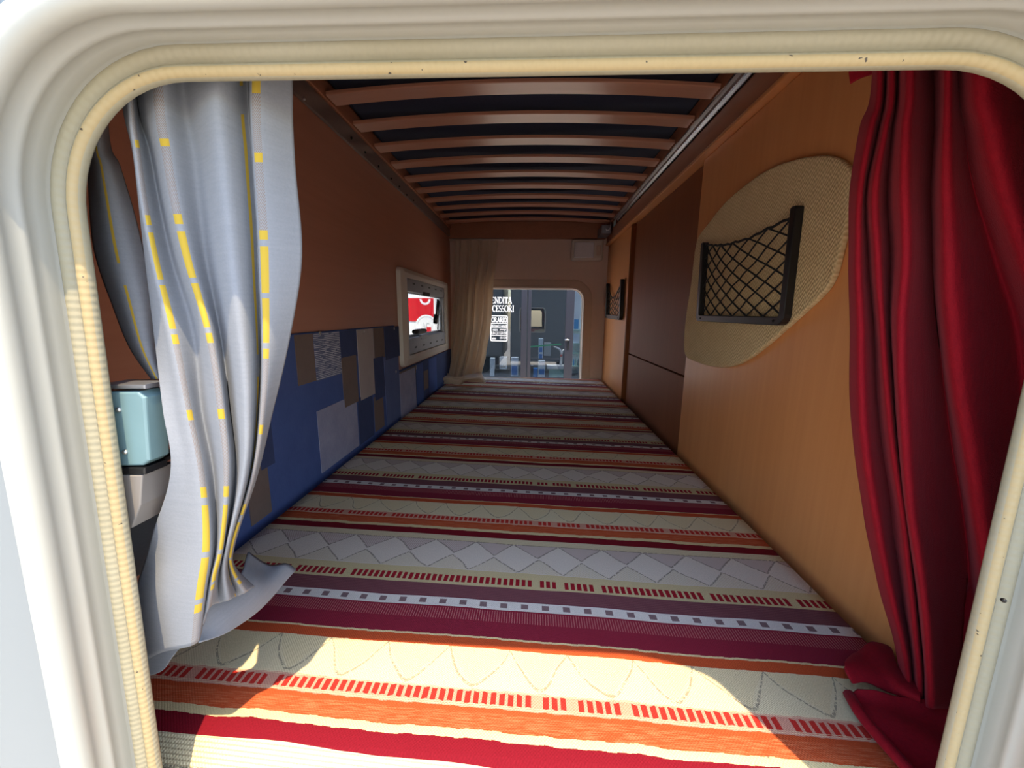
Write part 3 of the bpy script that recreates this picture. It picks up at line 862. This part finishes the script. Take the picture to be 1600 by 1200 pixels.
# hem lying on the mattress, towards the middle of the bed
hem = [[(300, 940), (338, 925), (375, 895), (388, 862)], [(302, 965), (350, 942), (396, 908), (420, 884)], [(306, 990), (356, 965), (408, 930), (446, 882)], [(312, 1004), (358, 988), (410, 950), (461, 891)]]
hy_ = [[.232, .252, .280, .310], [.230, .252, .284, .322], [.228, .250, .284, .330], [.225, .248, .284, .335]]
sheet('hem', [[PY(*hem[i][j], hy_[i][j]) for j in range(4)] for i in range(4)], mk_cotton([(.62, .0, 0, 'line')]), cw, 6, 6, None, .0014, .0015, 30)
un = [[(225, 1000), (262, 1004), (300, 1000)], [(228, 1035), (262, 1024), (285, 1010)], [(232, 1056), (256, 1046), (270, 1024)]]
sheet('hem', [[PY(*q, .231) for q in row] for i, row in enumerate(un)], mk_cotton([]), cw, 5, 5, None, .0014)
tag(cw, 'white cotton curtain with dashed yellow stripes hanging inside the hatch', 'curtain')

rowsR = [-260, 115, 200, 300, 400, 500, 600, 700, 800, 900, 1000, 1106]
colsR = [
    [1366, 1366, 1345, 1331, 1328, 1330, 1329, 1335, 1350, 1371, 1397, 1416],
    [1376, 1376, 1361, 1345, 1341, 1346, 1347, 1354, 1368, 1388, 1410, 1424],
    [1386, 1385, 1373, 1354, 1357, 1365, 1370, 1378, 1392, 1406, 1420, 1430],
    [1396, 1394, 1383, 1368, 1371, 1379, 1385, 1395, 1409, 1421, 1432, 1438],
    [1404, 1402, 1394, 1388, 1392, 1391, 1397, 1404, 1415, 1429, 1440, 1445],
    [1420, 1418, 1412, 1411, 1412, 1406, 1407, 1413, 1422, 1437, 1449, 1453],
    [1440, 1438, 1436, 1436, 1436, 1435, 1440, 1447, 1456, 1466, 1475, 1476],
    [1462, 1460, 1460, 1458, 1458, 1465, 1475, 1490, 1506, 1516, 1520, 1516],
    [1480, 1478, 1478, 1479, 1481, 1488, 1500, 1516, 1532, 1542, 1545, 1540],
    [1496, 1494, 1505, 1526, 1555, 1584, 1596, 1606, 1612, 1612, 1600, 1590],
    [1530, 1530, 1546, 1572, 1602, 1626, 1634, 1640, 1640, 1634, 1624, 1614],
    [1590, 1600, 1616, 1632, 1650, 1664, 1668, 1672, 1672, 1660, 1648, 1636]]
ampR = [.006, -.014, .014, -.012, .018, -.018, .002, .028, -.010, .014, -.010, .004]
def baseR(r, c_):
    t = c_ / 11
    return (.338 if r < 9 else (.334, .328, .322)[r - 9]) * (1 - t) + .262 * t
rc = empty('red_curtain')
sheet('drape', net_from(rowsR, colsR, baseR, ampR), 'velvet', rc, 8, 8, None, .002, .0012, 18)
lo = [[(1330, 1020), (1362, 1006), (1392, 1012), (1412, 1050), (1440, 1075)], [(1320, 1040), (1345, 1034), (1380, 1042), (1408, 1072), (1440, 1092)], [(1330, 1066), (1352, 1068), (1385, 1078), (1412, 1088), (1446, 1104)]]
sheet('hem', [[PZ(*q, (-.324, -.320, -.328)[i]) for q in row] for i, row in enumerate(lo)], 'velvet', rc, 8, 8, None, .003, .0035, 38)
lo2 = [[(1338, 1074), (1372, 1080), (1412, 1088), (1450, 1098), (1500, 1100)], [(1325, 1086), (1362, 1100), (1410, 1110), (1460, 1130), (1510, 1140)], [(1345, 1112), (1384, 1130), (1430, 1150), (1480, 1180), (1530, 1200)], [(1380, 1160), (1410, 1190), (1440, 1220), (1480, 1250), (1540, 1260)]]
sheet('hem', [[PZ(*q, (-.325, -.3295, -.3295, -.333)[i]) for q in row] for i, row in enumerate(lo2)], 'velvet', rc, 8, 8, None, .003, .0035, 38)
bm = bmesh.new(); bm_tube(bm, [PZ(*q, -.331) for q in ((1326, 1084), (1342, 1112), (1362, 1138), (1385, 1164), (1412, 1194), (1440, 1222))], .0045, 8); from_bm('hem_roll', bm, 'velvet', rc, True)
hd = [[PY(1322, 60, .36), PY(1345, 60, .355), PY(1372, 60, .35)], [PY(1326, 110, .36), PY(1345, 108, .355), PY(1370, 104, .35)], [PY(1329, 131, .36), PY(1345, 122, .355), PY(1369, 114, .35)]]
sheet('heading', hd, 'velvet', rc, 4, 4, None, .002)
tag(rc, 'dark crimson velvet curtain gathered inside the right of the hatch', 'curtain')

fc = empty('cream_curtain')
rowsF = [376, 384, 420, 450, 500, 535, 560, 582, 597]
lF = [712, 712, 711, 710, 706, 702, 698, 694, 692]; rF = [777, 777, 773, 770, 766, 762, 757, 751, 750]
nF = []
for r, py in enumerate(rowsF):
    line = []
    for c_ in range(13):
        t = c_ / 12
        yb_ = 2.055 if r < 7 else (2.0 if r == 7 else 1.93)
        a_ = (.012 if c_ % 2 else -.012) * (1 if r > 1 else .5)
        line.append(PY(lF[r] + (rF[r] - lF[r]) * (t + .03 * math.sin(c_ * 2.3)), py, yb_ + a_))
    nF.append(line)
sheet('drape', nF, far_cot, fc, 6, 4, None, .002, .006, 9)
pd = [[(698, 584), (712, 588), (735, 584), (752, 580)], [(695, 593), (712, 593), (735, 590), (757, 589)], [(693, 600), (710, 601), (735, 597), (761, 597)]]
sheet('hem', [[PZ(*q, (-.285, -.300, -.326)[i] + .012 * ((j + i) % 2)) for j, q in enumerate(row)] for i, row in enumerate(pd)], far_cot, fc, 6, 6, None, .002, .012, 12)
tube('rail', [(XL + .003, 2.085, .378), (-.16, 2.085, .378)], .006, 'frame_white', fc)
tag(fc, 'plain cream curtain drawn aside at the far window', 'curtain')

# ------------------------------------------------------------------ open hatch lid above
ld = empty('door_1')
th = math.radians(18.5); hy, hz_ = .160, .205
bm = bmesh.new(); bm_box(bm, (-.285, -.022, .0), (.285, 0, .60), .012, 3)
for v in bm.verts:
    y, z = v.co.y, v.co.z
    v.co.y = hy + y * math.cos(th) - z * math.sin(th); v.co.z = hz_ + y * -math.sin(th) * -1 * 0 + z * math.cos(th) + y * -math.sin(th)
from_bm('panel', bm, 'body', ld)
for sx in (-.2, .2): box('hinge', (sx - .03, hy - .012, hz_ - .006), (sx + .03, YB - .0003, hz_ + .012), 'alu_dull', ld, .003)
tag(ld, 'white hatch lid swung up above the opening', kind='structure')

# ------------------------------------------------------------------ shop across the yard
YS = 5.6
sf = empty('wall_shopfront')
SX0, SX1 = -1.2, 3.2
def mull(pxa, pxb, name='mullion', z0=GROUND, z1=1.3, y0=YS - .035, y1=YS + .035):
    a, b_ = PY(pxa, 520, YS - .035).x, PY(pxb, 520, YS - .035).x
    return box(name, (a, y0, z0), (b_, y1, z1), 'facade_frame', sf, .004), a, b_
_, ma, mb = mull(814, 823)
_, mc, md = mull(824.5, 829.5)
_, me_, mf = mull(883, 896, 'door_stile')
_, mg, mh = mull(907.5, 912, 'mullion')
box('threshold', (SX0, YS - .04, GROUND), (SX1, YS + .04, GROUND + .12), 'facade_frame', sf)
box('head', (SX0, YS - .04, 1.3), (SX1, YS + .04, 1.42), 'facade_frame', sf)
for a, b_ in ((SX0, SX0 + .06), (SX1 - .06, SX1)): box('jamb', (a, YS - .04, GROUND + .121), (b_, YS + .04, 1.299), 'facade_frame', sf)
for a, b_ in ((SX0 + .061, ma - .001), (md + .001, me_ - .001), (mf + .001, mg - .001), (mh + .001, SX1 - .061)):
    box('pane', (a, YS - .004, GROUND + .121), (b_, YS + .004, 1.299), 'glass', sf)
hx = PY(886.5, 531, YS - .06)
bm = bmesh.new(); bm_tube(bm, [hx + Vector((-.035, 0, 0)), hx + Vector((.03, 0, 0))], .011, 8); bm_tube(bm, [hx + Vector((.02, .03, -.0)), hx + Vector((.02, 0, 0))], .011, 8)
from_bm('door_handle', bm, 'alu', sf, True)
box('lock_plate', (hx.x + .0, YS - .044, hx.z - .14), (hx.x + .03, YS - .0355, hx.z + .03), 'black', sf)
tag(sf, kind='structure')

# lettering cut from vinyl, a thick and thin roman
def arc(cx_, cy_, rx, ry, a0, a1, n=14): return [(cx_ + rx * math.cos(math.radians(a0 + (a1 - a0) * i / n)), cy_ + ry * math.sin(math.radians(a0 + (a1 - a0) * i / n))) for i in range(n + 1)]
T_, t_ = .135, .06
GL = {
 'V': (.9, [([(.12, 1), (.45, 0)], T_), ([(.45, 0), (.8, 1)], t_), ([(0, .97), (.3, .97)], t_), ([(.62, .97), (.92, .97)], t_)]),
 'E': (.72, [([(.16, 0), (.16, 1)], T_), ([(.02, .96), (.66, .96)], t_), ([(.02, .04), (.68, .04)], t_), ([(.16, .5), (.52, .5)], t_), ([(.64, .96), (.64, .76)], t_), ([(.66, .04), (.66, .26)], t_)]),
 'N': (.92, [([(.16, 0), (.16, 1)], t_), ([(.14, 1), (.76, 0)], T_), ([(.76, 0), (.76, 1)], t_), ([(.02, .04), (.3, .04)], t_), ([(.62, .96), (.9, .96)], t_)]),
 'D': (.88, [([(.16, 0), (.16, 1)], T_), (arc(.3, .5, .48, .46, -90, 90), T_), ([(.02, .96), (.34, .96)], t_), ([(.02, .04), (.34, .04)], t_)]),
 'I': (.4, [([(.19, 0), (.19, 1)], T_), ([(.02, .96), (.36, .96)], t_), ([(.02, .04), (.36, .04)], t_)]),
 'T': (.74, [([(.37, 0), (.37, 1)], T_), ([(.03, .96), (.71, .96)], t_), ([(.2, .04), (.54, .04)], t_), ([(.05, .96), (.05, .76)], t_), ([(.69, .96), (.69, .76)], t_)]),
 'A': (.9, [([(.14, 0), (.45, 1)], t_), ([(.45, 1), (.76, 0)], T_), ([(.26, .34), (.64, .34)], t_), ([(0, .04), (.28, .04)], t_), ([(.6, .04), (.92, .04)], t_)]),
 'C': (.8, [(arc(.45, .5, .36, .46, 55, 305), T_ * .9), ([(.68, .98), (.68, .74)], t_)]),
 'S': (.62, [(arc(.31, .72, .22, .24, 40, 270), T_ * .8), (arc(.31, .26, .24, .23, 90, -140), T_ * .8)]),
 'O': (.88, [(arc(.44, .5, .36, .46, 0, 360, 22), T_ * .85)]),
 'R': (.86, [([(.16, 0), (.16, 1)], T_), (arc(.3, .74, .3, .22, -90, 90), T_), ([(.34, .5), (.76, .02)], T_), ([(.02, .96), (.32, .96)], t_), ([(.02, .04), (.32, .04)], t_), ([(.16, .52), (.32, .52)], t_)])}
def word(name, text, p0, p1, y, parent, mat='white_vinyl', bold=1.0):
    """text between pixel corners p0 (bottom left) and p1 (top right) on the plane y"""
    a, b_ = PY(*p0, y), PY(*p1, y)
    tw = sum(GL[ch][0] for ch in text); sx = (b_.x - a.x) / tw; sz = b_.z - a.z
    bm = bmesh.new(); x = 0
    for ch in text:
        for pts, th_ in GL[ch][1]:
            for (ax, az), (bx, bz) in zip(pts, pts[1:]):
                A = Vector((a.x + (x + ax) * sx, a.z + az * sz)); B = Vector((a.x + (x + bx) * sx, a.z + bz * sz))
                d = (B - A); 
                if d.length < 1e-6: continue
                nn = Vector((-d.y, d.x)).normalized() * th_ * sz * .5 * bold; dd = d.normalized() * th_ * sz * .1
                bm.faces.new([bm.verts.new((q.x, y, q.y)) for q in (A - nn - dd, B - nn + dd, B + nn + dd, A + nn - dd)])
        x += GL[ch][0]
    return from_bm(name, bm, mat, parent)
YT = YS - .0055
sg_ = empty('window_lettering')
word('lettering', 'VENDITA', (761.5, 474), (800, 464.3), YT, sg_)
word('lettering', 'ACCESSORI', (757.5, 487), (803.3, 477.2), YT, sg_)
tag(sg_, 'white serif shop lettering on the glass above the opening-hours notice', 'lettering')
ot = empty('opening_hours_notice')
def strip(pa_, pb_, h, parent, mat='white_vinyl'):
    a, b_ = PY(*pa_, YT), PY(*pb_, YT)
    bm = bmesh.new(); hh = h * YT / 600 / 2
    bm.faces.new([bm.verts.new(v) for v in ((a.x, YT, a.z - hh), (b_.x, YT, b_.z - hh), (b_.x, YT, b_.z + hh), (a.x, YT, a.z + hh))])
    return from_bm('rule', bm, mat, parent)
A_, B_ = PY(766.3, 533, YT), PY(793.4, 493, YT)
outer = rounded([(A_.x, A_.z), (B_.x, A_.z), (B_.x, B_.z), (A_.x, B_.z)], .02, 5)
cx_, cz_ = (A_.x + B_.x) / 2, (A_.z + B_.z) / 2
inner = [Vector((cx_ + (p.x - cx_) * .90, cz_ + (p.y - cz_) * .935)) for p in outer]
bm = bmesh.new(); O_ = [bm.verts.new((p.x, YT, p.y)) for p in outer]; I_ = [bm.verts.new((p.x, YT, p.y)) for p in inner]
for i in range(len(O_)): bm.faces.new((O_[i], O_[(i + 1) % len(O_)], I_[(i + 1) % len(O_)], I_[i]))
from_bm('border', bm, 'white_vinyl', ot)
word('heading', 'ORARIO', (768, 503.3), (791.8, 496.2), YT, ot, bold=1.25)
for yy in (505.4, 512.4, 524.2): strip((768, yy), (792, yy), .8, ot)
def small(text, pa_, pb_):
    cu_ = bpy.data.curves.new('text', 'FONT'); cu_.body = text; cu_.size = 1; cu_.resolution_u = 2
    tmp = bpy.data.objects.new('text', cu_); COL.objects.link(tmp)
    dg = bpy.context.evaluated_depsgraph_get(); me = bpy.data.meshes.new_from_object(tmp.evaluated_get(dg)); bpy.data.objects.remove(tmp)
    xs = [v.co.x for v in me.vertices]; ys = [v.co.y for v in me.vertices]
    a, b_ = PY(*pa_, YT), PY(*pb_, YT)
    for v in me.vertices:
        u = (v.co.x - min(xs)) / (max(xs) - min(xs)); t = (v.co.y - min(ys)) / (max(ys) - min(ys))
        v.co = (a.x + (b_.x - a.x) * u, YT, a.z + (b_.z - a.z) * t)
    return link('small_print', me, 'white_vinyl', ot)
small('dal lunedì al venerdì', (768.2, 511.2), (791.8, 507))
small('mattino', (770, 516.8), (778, 513.6)); small('pomeriggio', (781, 516.8), (791, 513.6))
small('8,30-12,30', (768, 523), (779, 517.8)); small('15,00-19,00', (780.4, 523), (791.8, 517.8))
small('sabato', (768.8, 530.4), (775, 526.4)); small('8,30-12,30', (781, 530), (791.6, 526))
tag(ot, 'white framed opening-hours notice on the shop glass', 'notice')

# shop interior
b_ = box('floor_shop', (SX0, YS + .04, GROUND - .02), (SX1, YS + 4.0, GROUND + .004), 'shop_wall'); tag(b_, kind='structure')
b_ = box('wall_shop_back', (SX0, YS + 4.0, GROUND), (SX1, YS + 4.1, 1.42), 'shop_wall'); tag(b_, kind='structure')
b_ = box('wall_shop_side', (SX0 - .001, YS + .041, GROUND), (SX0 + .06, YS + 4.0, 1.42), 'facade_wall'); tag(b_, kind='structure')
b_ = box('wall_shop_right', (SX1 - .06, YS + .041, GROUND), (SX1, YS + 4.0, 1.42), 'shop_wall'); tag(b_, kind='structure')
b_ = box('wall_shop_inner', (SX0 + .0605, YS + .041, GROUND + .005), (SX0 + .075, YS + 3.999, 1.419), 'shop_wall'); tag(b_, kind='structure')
b_ = box('ceiling_shop', (SX0, YS - .05, 1.42), (SX1, YS + 4.1, 1.5), 'facade_wall'); tag(b_, kind='structure')
for i, (x, lab) in enumerate(((.0, 'added unseen light panel over the left of the shop'), (1.4, 'added unseen light panel over the right of the shop'))):  # unseen light panels, added to brighten the goods behind the glass
    t = empty('added_light_panel'); box('housing', (x - .32, YS + .8, 1.395), (x + .32, YS + 2.0, 1.42), 'white_paint', t); box('diffuser', (x - .3, YS + .82, 1.388), (x + .3, YS + 1.98, 1.3945), 'shop_light', t); tag(t, lab, 'added light panel')
def carton(pa_, pb_, y, dep, mat, band, label, grp='cartons behind the shop glass'):
    a, c_ = PY(*pa_, y), PY(*pb_, y)
    t = empty('carton'); box('body', (min(a.x, c_.x), y, min(a.z, c_.z)), (max(a.x, c_.x), y + dep, max(a.z, c_.z)), mat, t, .003)
    for (f0, f1, m2) in band:
        zz0 = min(a.z, c_.z); H = abs(a.z - c_.z)
        box('print', (min(a.x, c_.x) + .012, y - .0015, zz0 + H * f0), (max(a.x, c_.x) - .012, y - .0003, zz0 + H * f1), m2, t)
    tag(t, label, 'box', grp); return t
yi = YS + .25
# low display counter under the left pane
ct = empty('display_counter')
a, c_ = PY(745, 588.5, yi), PY(812, 588.5, yi)
box('top', (SX0 + .07, yi - .05, a.z - .02), (c_.x, yi + .5, a.z), 'box_dark', ct); box('base', (SX0 + .07, yi - .02, GROUND + .005), (c_.x - .02, yi + .45, a.z - .0205), 'box_dark', ct)
tag(ct, 'dark display counter behind the left shop pane', 'counter')
carton((765.5, 588), (772.5, 560), yi, .12, 'paper_white', [(.0, .35, 'paper_white')], 'tall pale carton leftmost behind the shop glass')
carton((780.5, 577), (791.5, 558), yi, .10, 'paper_white', [(.1, .3, 'grey_print')], 'small pale carton on the dark box behind the shop glass')
carton((773, 588), (797, 577.5), yi, .14, 'box_dark', [], 'dark carton low behind the left shop pane')
carton((798, 588), (809.5, 559), yi, .12, 'paper_white', [(.08, .55, 'box_blue')], 'pale carton with a blue lower band beside the shop mullion')
# counter, cartons and shelf behind the door
yj = YS + .55
ct = empty('display_stand')
a, c_ = PY(826, 589.5, yj), PY(904, 589.5, yj)
box('top', (a.x - .02, yj - .04, a.z - .02), (c_.x + .5, yj + .5, a.z), 'facade_frame', ct); box('base', (a.x, yj, GROUND + .005), (c_.x + .46, yj + .45, a.z - .0205), 'box_dark', ct)
tag(ct, 'dark stand carrying goods behind the shop door', 'counter')
carton((840.5, 589), (852, 564), yj, .12, 'paper_white', [(.16, .5, 'box_blue'), (.86, .9, 'box_blue')], 'pale carton with a blue band standing behind the shop door')
carton((833, 589), (840, 576), yj + .0, .12, 'box_blue', [], 'blue carton beside the mullion behind the shop door')
carton((829.5, 589), (833.5, 571), yj - .03, .1, 'box_dark', [], 'narrow black carton beside the mullion behind the shop door')
carton((841, 560), (849, 529), yj + .25, .1, 'paper_white', [(.32, .55, 'box_blue'), (.0, .22, 'box_blue')], 'pale carton with blue squares on the shelf behind the shop door')
carton((850, 556), (861, 536), yj + .27, .1, 'grey_print', [], 'grey carton on the shelf behind the shop door')
sh = empty('glass_shelf')
a, c_ = PY(829, 541.8, yj + .1), PY(877, 537.8, yj + .1)
bm = bmesh.new()
q = [(a.x, yj + .1, a.z - .010), (c_.x, yj + .1, c_.z - .010), (c_.x, yj + .1, c_.z + .010), (a.x, yj + .1, a.z + .010)]
fr_ = [bm.verts.new(v) for v in q]; bk = [bm.verts.new((v[0], v[1] + .012, v[2])) for v in q]
bm.faces.new(fr_); bm.faces.new(bk[::-1])
for i in range(4): bm.faces.new((fr_[i], bk[i], bk[(i + 1) % 4], fr_[(i + 1) % 4]))
from_bm('edge', bm, 'green', sh)
a, c_ = PY(829, 561, yj + .25), PY(866, 560, yj + .25)
box('board', (a.x, yj + .2, a.z - .012), (c_.x + .1, yj + .5, a.z), 'facade_frame', sh)
for xx in (a.x + .01, c_.x + .08): box('upright', (xx, yj + .48, PY(830, 589, yj).z + .002), (xx + .015, yj + .495, a.z - .0125), 'facade_frame', sh)
tag(sh, 'shelf with a bright green edge behind the shop door', 'shelf')
fa = empty('table_fan')
z0_ = PY(876, 575, yj - .1)
box('tray', (PY(855, 575, yj).x, yj - .03, PY(855, 576.4, yj).z), (PY(884, 575, yj).x, yj + .16, PY(855, 571, yj).z), 'white_paint', fa, .004)
pts = [PY(x_, y_, yj + .05) for x_, y_ in ((876, 572), (877, 562), (877.5, 553), (875, 546), (870, 543), (865, 542))]
tube('spout', pts, [.022, .017, .017, .016, .013, .007], 'white_paint', fa)
tube('spout', [PY(x_, y_, yj + .05) for x_, y_ in ((877.5, 555), (879, 548), (883, 545))], [.016, .014, .008], 'white_paint', fa)
bm = bmesh.new(); bmesh.ops.create_uvsphere(bm, u_segments=12, v_segments=8, radius=.02, matrix=Matrix.Translation(PY(877, 555.5, yj + .02))); from_bm('knob', bm, 'brass', fa, True)
fa.name = 'water_tap'; tag(fa, 'white forked tap with a red knob on a tray behind the shop door', 'tap')
tray_base = PY(855, 576.6, yj).z
box('stand_foot', (PY(858, 575, yj).x, yj, PY(855, 589.5, yj).z + .001), (PY(882, 575, yj).x, yj + .12, tray_base), 'shelf_glass', fa)
# bright shelf stack behind the narrow right pane
rs = empty('shop_shelving')
xa, xb = PY(894, 520, yj).x, PY(925, 520, yj).x
for py_ in (516, 537, 552, 572): 
    z_ = PY(900, py_, yj).z; box('board', (xa, yj + .02, z_ - .014), (xb, yj + .3, z_), 'shelf_glass', rs)
box('back_panel', (xa, yj + .301, PY(900, 588, yj).z + .003), (xb, yj + .32, PY(900, 440, yj).z), 'white_paint', rs)
tag(rs, 'pale glass shelving behind the narrow right shop pane', 'shelves')
carton((895.5, 536.2), (905.5, 521.5), yj + .06, .1, 'paper_white', [], 'pale carton on the upper glass shelf behind the right pane')
carton((895.5, 514.6), (906, 486), yj + .06, .1, 'white_paint', [(.02, .55, 'cyan')], 'white carton with a cyan patch behind the right pane')
for k, (xx, m2, nm) in enumerate(((896, 'cyan', 'cyan'), (899.5, 'shelf_glass', 'pale green'), (903, 'teal', 'grey-green'))):
    t = empty('bottle')
    a, z_ = PY(xx, 571.5, yj + .08), PY(xx, 571.9, yj + .08).z
    bm = bmesh.new(); zt_ = PY(xx, 560, yj + .08).z
    bm_tube(bm, [(a.x, a.y, z_), (a.x, a.y, z_ + (zt_ - z_) * .7), (a.x, a.y, z_ + (zt_ - z_) * .8), (a.x, a.y, zt_)], [.011, .011, .005, .005], 10); from_bm('body', bm, m2, t, True)
    tube('cap', [(a.x, a.y, zt_), (a.x, a.y, zt_ + .012)], .006, 'white_paint', t)
    tag(t, nm + ' bottle on the lower glass shelf behind the right pane', 'bottle', 'bottles on the shop shelving')

# ------------------------------------------------------------------ red and white van seen through the small window
YV = 5.0
vn = empty('delivery_van')
vx1 = PY(679.5, 490, YV).x
box('body', (vx1 - 2.0, YV, GROUND + .35), (vx1, YV + 3.5, 1.15), 'white_paint', vn, .02)
for x_ in (vx1 - 1.8, vx1 - .25):
    bm = bmesh.new(); bmesh.ops.create_cone(bm, cap_ends=True, segments=28, radius1=.34, radius2=.34, depth=.22, matrix=Matrix.Translation((x_, YV + .9, GROUND + .34)) @ Matrix.Rotation(math.pi / 2, 4, 'Y')); from_bm('wheel', bm, 'tyre', vn)
zr0, zr1 = PY(640, 502, YV).z, PY(660, 466, YV).z
box('red_panel', (vx1 - 1.95, YV - .006, zr0), (vx1 - .012, YV - .0005, zr1), 'red_paint', vn)
box('red_stripe', (vx1 - 1.95, YV - .006, zr1 + .065), (vx1 - .03, YV - .0005, zr1 + .115), 'red_paint', vn)
rc_ = PY(664, 467.5, YV - .012)
def disc(name, c_, ri, ro, a0, a1, mat, yy, n=28):
    bm = bmesh.new(); prev = None
    for i in range(n + 1):
        th_ = math.radians(a0 + (a1 - a0) * i / n)
        cur = [bm.verts.new((c_.x + r_ * math.cos(th_), yy, c_.z + r_ * math.sin(th_))) for r_ in (ri, ro)]
        if prev: bm.faces.new((prev[0], prev[1], cur[1], cur[0]))
        prev = cur
    return from_bm(name, bm, mat, vn)
disc('ring', rc_, .045, .072, 180, 360, 'white_paint', YV - .0075)
dc = PY(666.5, 510, YV - .012)
disc('emblem', dc, .001, .150, 0, 360, 'white_paint', YV - .0085)
disc('emblem_ring', dc, .120, .126, 20, 165, 'grey_print', YV - .0095)
box('label', (PY(667, 513, YV).x, YV - .012, PY(667, 519, YV).z), (PY(674, 513, YV).x, YV - .010, PY(667, 511, YV).z), 'red_paint', vn)
# pale stencilled letters on the emblem
pa_, pb_ = (659, 512.5), (671.5, 505)
sv = YT; 
word('emblem_letters', 'AC', pa_, pb_, YV - .0105, vn, 'grey_print', .8)
tag(vn, 'red and white van seen through the small left window', 'van')
